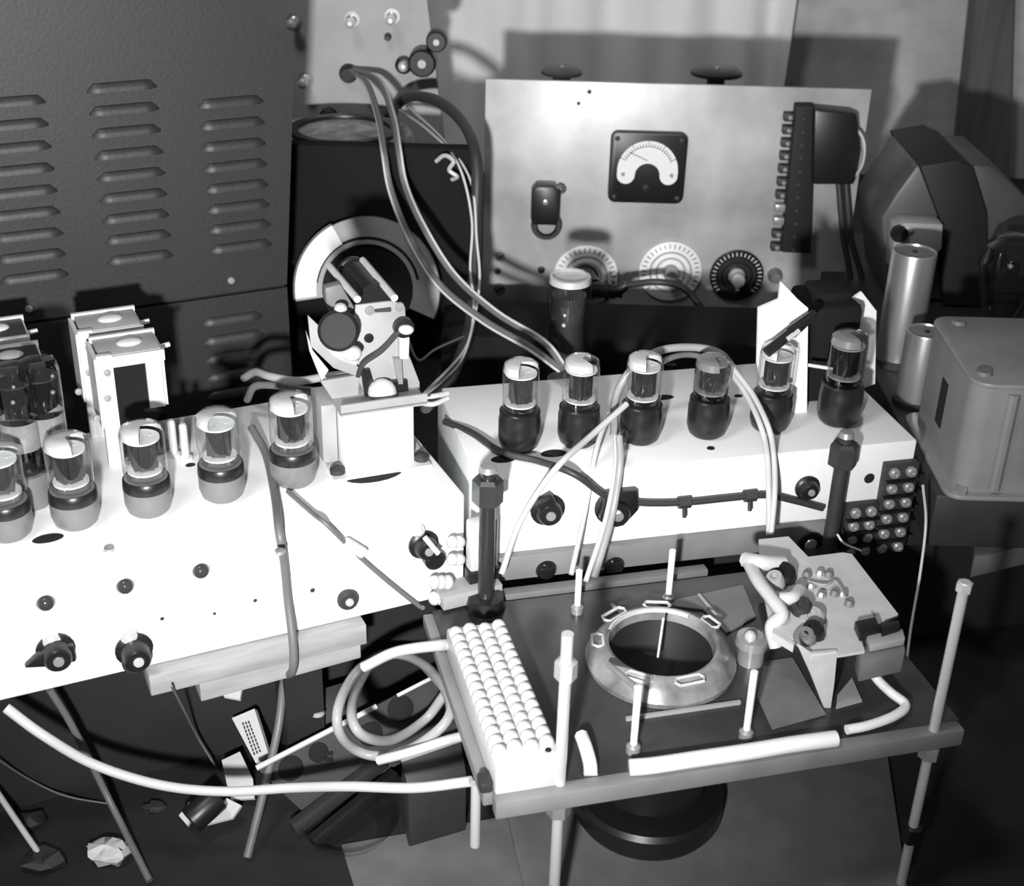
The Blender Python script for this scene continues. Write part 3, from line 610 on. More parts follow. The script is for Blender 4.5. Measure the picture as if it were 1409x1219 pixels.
# ================================================================== RIGHT BACK: power supply
ps = thing('power_chassis', 'black power supply chassis under the grey transformer at the right', 'chassis', (.56, 1.3, 0))
MB().box((.60, 1.33, .025), (.49, .66, .05)).build('body', 'darkgrey', ps, bevel=.002)
def can(u, v, z, rpx, y, label):
    top = oy(u, v, y); rr = (oy(u+rpx, v, y)-top).length; h = top.z-.05
    t = thing('capacitor_can', label, 'capacitor', (top.x, y, .05), 0, 'aluminium capacitor cans'); X = frame((top.x, y, .05))
    MB(X).lathe([(0, 0), (rr, 0), (rr, h-.002), (rr*.97, h), (rr*.90, h), (rr*.88, h-.0015)], 32).build('can', 'alu', t)
    MB(X).lathe([(rr*.88, h-.0015), (rr*.3, h-.0012), (0, h-.001)], 28).build('lid', 'midgrey', t); MB(X).lathe([(.003, h-.001), (.002, h), (0, h)], 8).build('vent', 'black', t)
    MB(X).lathe([(rr*1.12, 0), (rr*1.12, .006), (rr, .007)], 28).build('clamp_ring', 'darkgrey', t)
can(1259, 345, .05, 31, 1.27, 'taller bright aluminium capacitor can beside the grey transformer')
can(1276, 455, .05, 28, 1.175, 'shorter bright aluminium capacitor can in front of the taller one')
# grey cased transformer
tx0 = oz(1312, 682, .05); 
gt = thing('cased_transformer', 'grey steel cased transformer box at the right edge', 'transformer', (tx0.x, tx0.y, .05), 0)
X = frame((tx0.x+.000, tx0.y, .05))
gh = oy(1335, 528, tx0.y).z-.05
def rbox(x0, y0, x1, y1, r_, n=4):
    return [(p[0]+(x0+x1)/2, p[1]+(y0+y1)/2, 0) for p in rrect(x1-x0, y1-y0, r_, n)]
MB(X).prism([(p[0], p[1], .004) for p in rbox(0, 0, .15, .14, .016)], (0, 0, gh-.008)).build('case', 'tcase', gt)
MB(X).prism([(p[0], p[1], gh-.004) for p in rbox(-.001, -.001, .151, .141, .017)], (0, 0, .004)).build('lid', 'tcase', gt, bevel=.001)
MB(X).prism([(p[0], p[1], 0) for p in rbox(-.008, -.008, .158, .148, .014)], (0, 0, .004)).build('flange', 'tcase', gt, bevel=.001)
for x, y in ((.012, .02), (.02, .125)): MB(X).lathe([(.007, gh), (.006, gh+.003), (0, gh+.003)], 12, Matrix.Translation((x, y, 0))).build('bolt', 'midgrey', gt)
MB(X).lathe([(.006, .004), (.006, .008), (0, .008)], 6, Matrix.Translation((.004, -.002, 0))).build('bolt', 'steel', gt)
MB(X).box((-.0004, .07, gh*.5), (.0012, .016, gh*.4)).build('side_slot', 'hole', gt)
MB(X).cyl((.032, -.0005, .008), (.032, -.0005, gh-.008), .005, seg=10).build('corner_bead', 'tcase', gt)
# open transformer with lamination stack
ly = 1.43; lt = thing('laminated_transformer', 'large grey transformer with black lamination band behind the capacitor cans', 'transformer', (oy(1310, 400, ly).x, ly, .05))
def Lp(u, v): return oy(u, v, ly)
def Lpr(pts, nm, m, d0, d1, bev=.002): MB().prism([Lp(u, v)+Vector((0, d0, 0)) for u, v in pts], (0, d1-d0, 0)).build(nm, m, lt, bevel=bev)
zb = .052
def bot(u): p = Lp(u, 400); return None
def Lpoly(pts, nm, m, d0, d1, bev=.003):
    P = [Lp(u, v) for u, v in pts]; P = [Vector((p.x, p.y+d0, max(p.z, zb))) for p in P]
    MB().prism(P, (0, d1-d0, 0)).build(nm, m, lt, bevel=bev)
Lpoly([(1212, 470), (1212, 300), (1232, 268), (1262, 226), (1300, 218), (1320, 222), (1305, 300), (1302, 470)], 'end_bell', 'bell', .0, .12, .006)
Lpoly([(1284, 470), (1290, 298), (1262, 224), (1312, 216), (1335, 226), (1354, 290), (1346, 470)], 'lamination_stack', 'lam', -.012, .13, .002)
Lpoly([(1344, 470), (1352, 290), (1330, 226), (1366, 228), (1404, 262), (1440, 300), (1440, 470)], 'end_bell', 'bell', .0, .12, .006)
Lpoly([(1218, 360), (1222, 300), (1236, 294), (1288, 296), (1286, 330), (1252, 362)], 'terminal_cover', 'lightgrey', -.03, .001, .002)
lathe_on(Lp(1228, 308)+Vector((0, -.03, 0)), NP, [(.009, -.002), (.009, .004), (.004, .004), (0, .003)], 'cover_grommet', 'black', lt)
MB().ball(Lp(1240, 303)+Vector((0, -.031, 0)), (.006, .003, .004)).build('cover_rivet', 'chrome', lt)
# dark globe tube on right
p = oy(1392, 362, 1.3); t = thing('globe_tube', 'dark glass rectifier tube at the right edge behind the grey case', 'vacuum tube', (p.x, 1.3, .05)); X = frame((p.x, 1.3, .05)); hh = p.z-.05
MB(X).lathe([(0, 0), (.018, 0), (.018, .03), (.014, .034), (.020, .045), (.029, hh-.015), (.031, hh), (.027, hh+.018), (.014, hh+.028), (0, hh+.030)], 28).build('glass_bulb', 'smoke', t)
MB(X).lathe([(0, .001), (.0182, .001), (.0182, .032), (0, .032)], 24).build('base', 'tubedark', t)
MB(X).box((0, 0, hh-.005), (.03, .016, .05)).build('anode', 'plate', t)
MB(X).ball((-.008, -.02, hh+.004), .003).build('weld_bead', 'chrome', t)
o = MB().prism([oz(1335, 795, -.03), oz(1430, 772, -.03), oz(1430, 752, -.03), oz(1335, 772, -.03)], (0, 0, .02)).build('wood_offcut', 'midgrey', bevel=.001); tag(o, 'grey wooden offcut jutting from the bench at the right edge', 'offcut')

# ================================================================== PLATFORM RIG
PO = oz(685, 1105, 0); PR = oz(1320, 1005, 0); AP = math.atan2(PR.y-PO.y, PR.x-PO.x); XP = frame(Vector((PO.x, PO.y, 0)), AP)
EP = Vector((math.cos(AP), math.sin(AP), 0)); NPn = Vector((math.sin(AP), -math.cos(AP), 0)); PW = (PR-PO).length
def pl(x, y, z=0): return XP @ Vector((x, y, z))
rig = thing('platform_stand', 'smoked flat platform with a grey front bar held up by threaded rods', 'stand', pl(PW/2, .12, -.15), AP)
hc = (XP.inverted() @ oz(908, 915, .0)); 
# board with a round opening: ring of quads
def board_open(x0, x1, y0, y1, cx, cy, r, z0, z1, n=40):
    mb = MB(XP); 
    def outer(a):
        dx, dy = math.cos(a), math.sin(a); t = min(((x1-cx)/dx if dx > 1e-9 else (x0-cx)/dx if dx < -1e-9 else 9), ((y1-cy)/dy if dy > 1e-9 else (y0-cy)/dy if dy < -1e-9 else 9)); return cx+dx*t, cy+dy*t
    an = sorted([2*math.pi*i/n for i in range(n)]+[math.atan2(y-cy, x-cx) % (2*math.pi) for x in (x0, x1) for y in (y0, y1)])
    I1 = mb.vs([(cx+r*math.cos(a), cy+r*math.sin(a), z1) for a in an]); O_1 = mb.vs([(*outer(a), z1) for a in an])
    I0 = mb.vs([(cx+r*math.cos(a), cy+r*math.sin(a), z0) for a in an]); O_0 = mb.vs([(*outer(a), z0) for a in an]); m = len(an)
    for i in range(m):
        j = (i+1) % m; mb.face([I1[i], O_1[i], O_1[j], I1[j]]); mb.face([I0[i], I0[j], O_0[j], O_0[i]]); mb.face([I1[i], I1[j], I0[j], I0[i]]); mb.face([O_1[i], O_0[i], O_0[j], O_1[j]])
    return mb
board_open(.0, .335, .008, .216, hc.x, hc.y, .043, -.006, .002).build('board', 'board', rig)
MB(XP).box((PW/2, .002, -.004), (PW+.004, .011, .014)).build('front_bar', 'bar', rig, bevel=.0012)
MB(XP).box((.13, .2255, .0), (.20, .010, .010)).build('rear_bar', 'midgrey', rig, bevel=.001)
MB(XP).prism([(.27, .210, -.006), (.335, .210, -.006), (.352, .228, -.006), (.352, .246, -.006), (.32, .246, -.006)], (0, 0, .007)).build('corner_lug', 'board', rig)
MB(XP).box((-.004, .110, -.003), (.008, .205, .010)).build('side_bar', 'bar', rig, bevel=.001)
rods = [(oz(668, 838, .0), .0062, 'rodm', None), (oz(1140, 757, 0), .0062, 'darkgrey', None), (oz(770, 1082, 0), .0038, 'chrome', None), (oz(1284, 1008, 0), .0036, 'chrome', None)]
tops = [(675, 648), (1157, 600), (781, 872), (1319, 800)]
for i, (p, rr, m, _) in enumerate(rods):
    zt_ = oy(*tops[i], p.y).z
    rd = MB().cyl((p.x, p.y, -.15), (p.x, p.y, zt_), rr, seg=16).build('rod', m, rig)
    if i < 2:
        MB(frame((p.x, p.y, 0))).lathe([(rr, zt_-.028), (rr*1.9, zt_-.026), (rr*1.9, zt_-.008), (rr*1.5, zt_-.005), (rr, zt_-.005)], 6).build('nut', 'darkgrey' if i else 'rodm', rd)
        MB(frame((p.x, p.y, 0))).lathe([(0, zt_), (rr*1.1, zt_), (rr*.9, zt_+.004), (0, zt_+.005)], 14).build('rod_tip', 'steel', rd)
        if i == 0: MB(frame((p.x, p.y, 0))).lathe([(rr*1.01, .0), (rr*2.6, .001), (rr*2.2, .012), (rr*1.01, .013)], 16).build('collar', 'black', rd)
    else:
        MB(frame((p.x, p.y, 0))).lathe([(rr, zt_-.034), (rr*1.9, zt_-.033), (rr*1.9, zt_-.021), (rr, zt_-.020)] if i == 2 else [(rr, zt_-.008), (rr*1.5, zt_-.007), (rr*1.5, zt_-.001), (0, zt_)], 6).build('nut', 'lightgrey' if i == 2 else 'chrome', rd)
        for z0, z1 in ((-.022, -.011), (-.10, -.085)) if i == 3 else ((-.024, -.012),):
            MB(frame((p.x, p.y, 0))).lathe([(rr, z0), (rr*2.1, z0+.001), (rr*2.1, z1-.001), (rr, z1)], 6).build('nut', 'bar' if z0 > -.05 else 'black', rd)
MB(XP).cyl(pl_ := (XP.inverted() @ oz(655, 1078, -.012)), Vector(pl_)+Vector((0, 0, -.055)), .0035, seg=12).build('short_stud', 'chrome', rig)
# ring / speaker
sp = thing('ring_unit', 'round speaker-like unit with pale ring set into the smoked platform', 'speaker', pl(hc.x, hc.y, -.1415), AP)
XS = frame(pl(hc.x, hc.y, 0), AP)
MB(XS).lathe([(.0545, .0025), (.0555, .007), (.051, .014), (.047, .020), (.042, .022), (.0390, .020), (.0375, .012), (.037, .0025)], 48).build('ring', 'ringm', sp)
MB(XS).lathe([(.0372, .014), (.030, -.004), (.012, -.018), (0, -.020)], 40).build('cone', 'film', sp)
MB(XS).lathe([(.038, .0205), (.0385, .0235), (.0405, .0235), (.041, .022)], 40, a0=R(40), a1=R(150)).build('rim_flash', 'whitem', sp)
MB(XS).lathe([(.0415, .001), (.0415, -.020), (.036, -.030), (.034, -.040), (.034, -.118), (0, -.118)], 40).build('basket', 'film', sp)
MB(XS).lathe([(.036, -.050), (.043, -.054), (.043, -.108), (.0, -.110)], 40).build('magnet', 'black', sp)
MB(XS).lathe([(.030, -.112), (.055, -.117), (.058, -.121), (.058, -.135), (.054, -.1415), (0, -.1415)], 44).build('base_disc', 'black', sp)
MB(XS).tube([Vector((.040*math.cos(R(a)), .040*math.sin(R(a)), -.0285+.003*math.sin(a*.9))) for a in range(215, 330, 5)], .004, 6).build('solder_bead', 'lightgrey', sp)
for a, s_ in ((20, .012), (75, .016), (120, .018), (165, .012), (230, .016), (275, .018)):
    c_ = Vector((.047*math.cos(R(a)), .047*math.sin(R(a)), .021)); Q = Matrix.Rotation(R(a+90), 4, 'Z')
    pts = [Matrix.Translation(c_) @ Q @ Vector(q_) for q_ in ((-s_/2, -.004, 0), (s_/2, -.004, 0), (s_/2+.002, 0, 0), (s_/2, .004, 0), (-s_/2, .004, 0), (-s_/2-.002, 0, 0), (-s_/2, -.004, 0))]
    MB(XS).tube(pts, .0012, 6).build('clip_loop', 'whitem', sp)
MB().tube([oz(913, 850, .03), oz(905, 905, .008)], .0010).build('centre_pin', 'chrome', sp)
# four upright pins
for i, (u, v, vt, lab) in enumerate([(794, 842, 785, 'thin white pin at the rear left of the ring unit'), (919, 828, 757, 'thin white pin at the rear right of the ring unit'), (871, 1034, 945, 'tall white pin at the front left of the ring unit'), (1026, 1014, 924, 'thin white pin at the front right of the ring unit')]):
    p = oz(u, v, .002); zt_ = oy(u+5, vt, p.y).z
    t = thing('guide_pin', lab, 'pin', p, 0, 'guide pins around the ring unit')
    MB().cyl(p, (p.x, p.y, zt_), .0024, .0026, 10).build('pin', 'white', t); MB(frame(p)).lathe([(0, 0), (.005, 0), (.005, .005), (.003, .007), (.0024, .007)], 12).build('pin_base', 'steel', t)
p2 = oz(876, 946, .046)
MB().tube([oy(876, 946, oz(871, 1034, .002).y), oz(838, 915, .028)], .0022, 8).build('cross_arm', 'lightgrey', sp)
# perspex strip in front of ring
o = MB(XP).box((.148, .058, .0035), (.085, .002, .003)).build('edge_strip', 'lightgrey'); tag(o, 'narrow pale strip lying before the ring unit', 'strip')
# porcelain terminal block
tbk = thing('ribbed_terminal_block', 'white ribbed terminal block at the left end of the platform', 'terminal block', pl(.021, .08, .002), AP)
bh = .024
MB(XP).prism([(-.001, .004, .0025), (.041, .004, .0025), (.043, .012, .0025), (.043, .158, .0025), (-.001, .158, .0025)], (0, 0, bh)).build('base', 'porcelain', tbk, bevel=.002)
nb = MB().ball((0, 0, 0), (.0054, .0056, .0055), 12, 8).mesh('nub', smooth=80); nb.materials.append(M['porcelain'])
for r in range(4):
    for c in range(15): inst('nub', nb, tbk, XP @ Matrix.Translation((.0045+r*.0108, .018+c*.0094+(.002 if r % 2 else 0), bh+.0025)))
for i, (x, y) in enumerate(((.036, .0125), (.038, .019))): MB(XP).lathe([(.0022, bh+.0026), (.0018, bh+.0034), (0, bh+.0036)], 10, Matrix.Translation((x, y, 0))).build('screw_hole', 'hole', tbk)
o = MB(XP).box((-.006, .012, .008), (.008, .012, .008)).build('end_clip', 'darkgrey', bevel=.001); tag(o, 'small dark clip at the near corner of the ribbed terminal block', 'clip')
# sheet bracket with components
BZ = .05
bk = thing('sheet_bracket', 'pale sheet metal bracket with solder tags at the right of the platform', 'bracket', oz(1140, 975, .002).xy.to_3d()+Vector((0, 0, .002)), AP)
pts = [(1044, 742), (1085, 738), (1112, 766), (1160, 760), (1172, 762), (1236, 845), (1182, 872), (1190, 895), (1160, 900), (1118, 905), (1092, 880), (1060, 862), (1048, 800)]
MB().prism([oz(u, v, BZ) for u, v in pts], (0, 0, -.0025)).build('top_plate', 'whitem', bk)
pf = oz(1118, 903, BZ); pe = oz(1092, 880, BZ)
def bf(u, v): return opl(u, v, pf, N2)
MB().prism([bf(1096, 884), bf(1118, 899), bf(1152, 896), bf(1148, 940), bf(1143, 974), bf(1134, 974), bf(1116, 928)], -N2*.0025).build('front_leg', 'whitem', bk)
MB().prism([oz(1064, 864, BZ), oz(1094, 884, BZ), oz(1092, 888, BZ), oz(1062, 870, BZ)], (0, 0, -.006)).build('front_lip', 'whitem', bk)
pz = oz(1222, 862, .05)
MB().prism([oz(1200, 838, .05), oz(1206, 846, .05), oz(1204, 850, .05), oz(1198, 842, .05)], (0, 0, -.048)).build('rear_leg', 'midgrey', bk)
for u, v, rr, h, m in ((1076, 795, .011, .009, 'black'), (1104, 842, .008, .010, 'darkgrey'), (1120, 874, .008, .010, 'black'), (1118, 852, .009, .006, 'lightgrey'), (1108, 880, .008, .007, 'midgrey'), (1068, 806, .007, .012, 'lightgrey')):
    lathe_on(oz(u, v, BZ), Vector((-.3, -.3, 1)), [(rr, 0), (rr, h*.7), (rr*.8, h), (rr*.4, h), (rr*.35, h*.8), (0, h*.8)], 'solder_cup', m, bk, 16)
for i, (u, v) in enumerate(((1110, 792), (1128, 790), (1140, 792), (1130, 820), (1148, 818), (1160, 818), (1168, 832), (1116, 808))): lathe_on(oz(u, v, BZ), ZUP, [(.004, 0), (.0036, .002), (.002, .004), (0, .004)], 'tag', ('midgrey', 'steel')[i % 2], bk, 8)
MB().tube(cr([oz(1112, 800, BZ+.003), oz(1135, 805, BZ+.005), oz(1150, 800, BZ+.004), oz(1164, 822, BZ+.003)]), .0010, 6).build('tag_wire', 'lightgrey', bk)
MB().prism([oz(1044, 830, BZ-.02), oz(1100, 820, BZ-.02), oz(1110, 890, BZ-.02), oz(1060, 880, BZ-.02)], (0, 0, -.006)).build('under_board', 'film', bk)
# white taped wires on bracket
cable('taped_lead', 'thick white taped lead on the rear corner of the sheet bracket', [oz(1026, 770, .055), oz(1046, 774, .06), oz(1078, 776, .056)], .0062, 'porcelain', 'cable')
cable('taped_lead', 'crooked white taped lead hanging off the inner edge of the bracket', [oz(1032, 778, .055), oz(1044, 800, .058), oz(1064, 826, .058), oz(1076, 846, .055), oz(1062, 862, .048), oz(1068, 890, .035)], .0052, 'porcelain', 'cable')
cable('taped_lead', 'white taped lead end curled between the solder cups', [oz(1100, 812, .058), oz(1090, 822, .06), oz(1074, 824, .058)], .005, 'porcelain', 'cable')
p = oz(1036, 882, .02); ls = thing('lamp_socket', 'small bright round socket between the ring unit and bracket', 'socket', p - Vector((0, 0, .018)))
MB(frame(p)).lathe([(.010, -.018), (.010, -.004), (.013, -.002), (.012, .004), (.007, .006), (0, .004)], 20).build('shell', 'steel', ls)
MB(frame(p)).ball((-.003, -.004, .007), .0045).build('glint_cap', 'chrome', ls)
# black connector
cn = thing('edge_connector', 'black and pale edge connector clamped on the bracket corner', 'connector', oz(1210, 895, .03), AP)
MB().prism([oz(1176, 854, BZ+.008), oz(1205, 848, BZ+.008), oz(1212, 864, BZ+.008), oz(1184, 872, BZ+.008)], (0, 0, -.007)).build('black_body', 'black', cn, bevel=.001)
MB().prism([oz(1212, 858, BZ+.008), oz(1236, 852, BZ+.008), oz(1240, 862, BZ+.008), oz(1214, 870, BZ+.008)], (0, 0, -.007)).build('black_body', 'black', cn, bevel=.001)
MB().prism([oz(1192, 874, BZ+.004), oz(1242, 864, BZ+.004), oz(1246, 878, BZ+.004), oz(1198, 888, BZ+.004)], (0, 0, -.006)).build('pale_strip', 'lightgrey', cn, bevel=.001)
MB().prism([oz(1180, 890, BZ-.003), oz(1244, 878, BZ-.003), oz(1246, 896, BZ-.003), oz(1186, 910, BZ-.003)], (0, 0, -.018)).build('lower_body', 'midgrey', cn, bevel=.001)
# platform reflections shaped as thin grey sheets, and a metal offcut
for pts, m, lab in (([(905, 832), (1022, 806), (1040, 850), (1000, 872), (968, 840)], 'midgrey', 'grey reflection shaped as a thin sheet on the platform behind the ring unit'),
                    ([(1052, 912), (1090, 906), (1136, 984), (1062, 1004), (1042, 960)], 'midgrey', 'grey reflection shaped as a thin sheet on the platform before the sheet bracket'),
                    ([(1152, 958), (1172, 934), (1186, 966), (1150, 976)], 'lightgrey', 'small pale metal offcut under the edge connector')):
    o = MB().prism([oz(u, v, .0026) for u, v in pts], (0, 0, .0012)).build('reflection_and_offcut', m); tag(o, lab, 'sheet')
for i, (a, b, lab) in enumerate((((842, 832), (886, 868), 'thin pale glass rod lying behind the ring unit'), ((962, 818), (985, 845), 'short pale glass rod beside the grey reflection behind the ring'))):
    o = MB().tube([oz(*a, .0052), oz(*b, .0052)], .0014, 8).build('glass_rod', 'lightgrey'); tag(o, lab, 'rod')
# cables on platform
zb_ = .006
cable('taped_cable', 'thick white taped cable lying along the grey front bar', [oz(866, 1056, .008), oz(900, 1053, .009), oz(960, 1044, .009), oz(1030, 1034, .009), (oz(1090, 1024, .009)), oz(1150, 1016, .008)], .0056, 'white', 'cable', seg=12)
cable('white_lead', 'white lead bent back from the edge connector to the front bar', [oz(1194, 905, .03), oz(1204, 930, .02), oz(1225, 952, .012), oz(1246, 970, .008), oz(1230, 985, .008), oz(1195, 998, .008), oz(1165, 1004, .008)], .0035, 'white', 'cable')
cable('white_stub', 'short white sleeve standing beside the front left rod', [oz(800, 1012, .012), oz(806, 1028, .012), oz(812, 1050, .008), oz(813, 1066, .004)], .0048, 'white', 'cable')

# ================================================================== LOWER SHELF CLUTTER
SZ = -.15
o = MB().prism([oz(470, 1166, SZ), oz(700, 1126, SZ), oz(760, 1300, SZ), oz(520, 1330, SZ)], (0, 0, .003)).build('metal_sheet', 'midgrey'); tag(o, 'dull grey metal sheet lying on the lower shelf below the cable coil', 'sheet')
o = MB().prism([oz(690, 1090, SZ+.004), oz(1220, 1040, SZ+.004), oz(1250, 1240, SZ+.004), oz(735, 1290, SZ+.004)], (0, 0, .004)).build('base_board', 'midgrey', bevel=.001); tag(o, 'flat grey base board beneath the platform and speaker unit', 'board')
# perforated chassis plate
hp = thing('drilled_chassis', 'dark metal chassis plate with round holes tilted among the clutter', 'chassis', oz(480, 1050, SZ), A1)
q0, q1, q2, q3 = oz(352, 1056, -.10), oz(640, 908, -.06), oz(690, 1000, -.12), oz(420, 1120, -.14)
nh = (q1-q0).cross(q3-q0).normalized(); nh = nh if nh.z > 0 else -nh
MB().prism([q0, q1, q3+(q1-q0)*.92, q3], -nh*.003).build('plate', 'darkgrey', hp)
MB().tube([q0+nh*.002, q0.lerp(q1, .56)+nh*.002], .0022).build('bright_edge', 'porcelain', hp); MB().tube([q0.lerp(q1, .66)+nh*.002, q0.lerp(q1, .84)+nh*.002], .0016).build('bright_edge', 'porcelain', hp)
for u, v, rr in ((400, 1057, .010), (551, 975, .011), (438, 1035, .008), (510, 1010, .010)): MB(basis(opl(u, v, q0, nh)+nh*.0003, nh)).lathe([(rr, 0), (rr*.9, .0006), (0, .0006)], 18).build('hole', 'hole', hp)
for i in range(6): u, v = 443+6*(i % 3), 1036+8*(i//3); MB(basis(opl(u, v, q0, nh)+nh*.0003, nh)).box((0, 0, .001), (.003, .003, .0016)).build('slot', 'hole', hp)
bb = thing('rear_clutter_chassis', 'dark scrap chassis under the wooden rail behind the drilled plate', 'chassis', oz(440, 990, -.13), A1)
MB().prism([oz(400, 960, -.08), oz(500, 930, -.08), oz(512, 975, -.10), oz(420, 1005, -.10)], (0, 0, -.03)).build('body', 'darkgrey', bb, bevel=.001)
for u, v, m in ((437, 981, 'lightgrey'), (425, 958, 'hole')): MB(basis(oz(u, v, -.082), ZUP)).lathe([(.006, 0), (.005, .003), (0, .003)], 12).build('boss', m, bb)
# diagonal bars
for i, (a, b, lab) in enumerate([((403, 1140, -.14), (528, 1046, -.115), 'dark long bar lying diagonally left of the cable coil, upper one'), ((430, 1160, -.142), (545, 1066, -.12), 'dark long bar lying diagonally left of the cable coil, lower one')]):
    P0, P1 = oz(*a), oz(*b); d = (P1-P0); o = MB().tube([P0, P1], .007, 4).build('dark_bar', ('darkgrey', 'black')[i], bevel=.0006); tag(o, lab, 'bar', 'dark bars on the lower shelf')
# grey box under the coil
gb = thing('small_grey_box', 'small open grey box standing under the left of the platform', 'box', oz(600, 1090, SZ), AP)
a0, a1, a2, a3 = oz(552, 1046, -.075), oz(634, 1018, -.075), oz(642, 1064, -.09), oz(562, 1086, -.09)
MB().prism([a0, a1, a2, a3], (0, 0, -.06)).build('body', 'darkgrey', gb, bevel=.001)
MB().tube([a0, a1], .0016).build('rim', 'lightgrey', gb)
# glass dish
p = oz(480, 1140, SZ); o = MB(frame(p)).lathe([(.022, .0), (.034, .004), (.038, .012), (.039, .013), (.036, .012), (.032, .006), (0, .002)], 36).build('glass_dish', 'glass'); tag(o, 'shallow clear glass dish on the lower shelf near the metal sheet', 'dish')
# label card
cdn = Vector((-.25, -.62, .75)).normalized(); pcd = oz(345, 1012, -.11)
def cp(u, v): return opl(u, v, pcd, cdn)
card = thing('label_card', 'white printed card leaning upright in the clutter under the rail', 'card', oz(360, 1045, -.14))
MB().prism([cp(319, 988), cp(350, 975), cp(369, 1036), cp(352, 1050)], -cdn*.006).build('card_box', 'paper', card)
for i in range(3):
    t = i/2; a = cp(334+8*t, 994-2*t); b = cp(351+8*t, 1040-4*t)
    n = 9
    for k in range(n): MB().tube([a.lerp(b, (k+.1)/n)+cdn*.0004, a.lerp(b, (k+.75)/n)+cdn*.0004], .0008, 4).build('print', 'print', card)
# white scraps
def scrap(pts, z, lab, m='paper', th=.003, tilt=None):
    nn = (tilt or Vector((-.1, -.4, .9))).normalized(); p0 = oz(*pts[0], z)
    o = MB().prism([opl(u, v, p0, nn) for u, v in pts], -nn*th).build('paper_scrap', m); tag(o, lab, 'paper')
scrap([(305, 1046), (330, 1034), (348, 1072), (350, 1098), (318, 1100), (312, 1078)], -.13, 'torn white paper scrap below the printed card')
scrap([(246, 1122), (260, 1104), (275, 1106), (258, 1136)], -.14, 'small white wedge of paper left of the black reel')
scrap([(284, 1134), (312, 1098), (332, 1108), (320, 1125)], -.14, 'white wedge of paper right of the black reel')
o = MB().tube([oz(262, 1130, -.13), oz(300, 1096, -.12)], .011, 14).build('black_roll', 'black', bevel=.001); tag(o, 'small black roll lying between the two white paper wedges', 'roll')
def crumple(u, v, r, lab):
    mb = MB(); p = oz(u, v, SZ+.008); mb.ball(p, (r, r*.7, r*.45), 12, 7)
    rnd = random.Random(3)
    for v_ in mb.bm.verts: v_.co += Vector((rnd.uniform(-1, 1), rnd.uniform(-1, 1), rnd.uniform(-.6, .6)))*r*.2
    o = mb.build('crumpled_paper', 'paper', smooth=10); tag(o, lab, 'paper')
crumple(150, 1172, .017, 'crumpled pale paper ball at the bottom left of the lower shelf')
scrap([(296, 940), (322, 930), (334, 940), (330, 962), (308, 958)], -.05, 'white folded scrap tucked under the end of the wooden rail')
for i, (u, v, r, lab) in enumerate([(40, 1130, .010, 'dark lump of debris right of the pale rod at the lower left'), (90, 1080, .008, 'dark lump of debris below the white cable at the left'), (210, 1112, .007, 'dark lump of debris left of the small white paper wedge'), (200, 1010, .006, 'dark lump of debris above the white cable'), (60, 1185, .012, 'dark lump of debris at the foot of the pale rod')]):
    mb = MB(); p = oz(u, v, SZ+r*.4); mb.ball(p, (r*1.4, r*.8, r*.6), 8, 5); rnd = random.Random(i)
    for v_ in mb.bm.verts: v_.co += Vector((rnd.uniform(-1, 1), rnd.uniform(-1, 1), rnd.uniform(-.5, .5)))*r*.35
    o = mb.build('debris_lump', 'darkgrey', smooth=10); tag(o, lab, 'debris', 'debris lumps on the lower shelf')
# rods / wires in the pit
cable('thin_rod', 'thin grey rod slanting down from the chassis lower left edge', [oz(68, 948, -.01), oz(100, 1000, -.05), oz(150, 1100, -.12), oz(206, 1212, -.147)], .0028, 'cordg', 'rod')
cable('thin_rod', 'thin pale rod at the bottom left corner of the picture', [oz(-20, 1066, -.10), oz(30, 1140, -.13), oz(66, 1192, -.147)], .0024, 'wirel', 'rod')
cable('fine_wire', 'fine wire hanging below the middle of the left chassis', [oz(236, 944, -.005), oz(252, 975, -.05), oz(272, 1014, -.11), oz(300, 1060, -.146)], .0010, 'cordg', 'wire')
cable('fine_wire', 'fine sagging wire near the bottom left corner', [oz(-10, 1040, -.08), oz(40, 1072, -.12), oz(90, 1095, -.14), oz(150, 1106, -.148)], .0008, 'cordg', 'wire')
cable('white_cable', 'long white cable sweeping across the dark shelf to the platform', [oz(8, 974, .0), oz(60, 1012, -.02), oz(130, 1052, -.05), oz(220, 1080, -.07), oz(310, 1089, -.08), oz(400, 1084, -.07), oz(480, 1082, -.05), oz(570, 1084, -.03), oz(648, 1075, -.012)], .0036, 'cordw', 'cable', seg=10)
# coil of cable: several turns of one cable
def loop_pts():
    out = []; base = [(640, 985), (606, 940), (570, 905), (535, 898), (495, 920), (468, 965), (466, 1005), (490, 1032), (530, 1040), (580, 1022), (620, 980), (600, 930), (560, 903), (520, 905), (492, 945), (484, 985), (500, 1012), (540, 1018), (585, 990), (612, 955)]
    for i, (u, v) in enumerate(base): out.append(oz(u, v, -.01-.045*math.sin(i*.62)**2-.01))
    return out
cable('cable_coil', 'pale cable wound in loose loops beside the ribbed terminal block', loop_pts(), .0038, 'flex', 'cable', seg=10)
cable('pale_lead', 'pale lead running from the cable coil top to the terminal block', [oz(500, 918, -.03), oz(545, 897, -.012), oz(605, 888, .006), oz(622, 888, .014)], .0042, 'cordw', 'cable')
cable('pale_lead', 'pale lead under the coil running to the platform corner', [oz(520, 1046, -.05), oz(560, 1036, -.04), oz(610, 1020, -.03), oz(640, 1012, -.016)], .0036, 'cordw', 'cable')

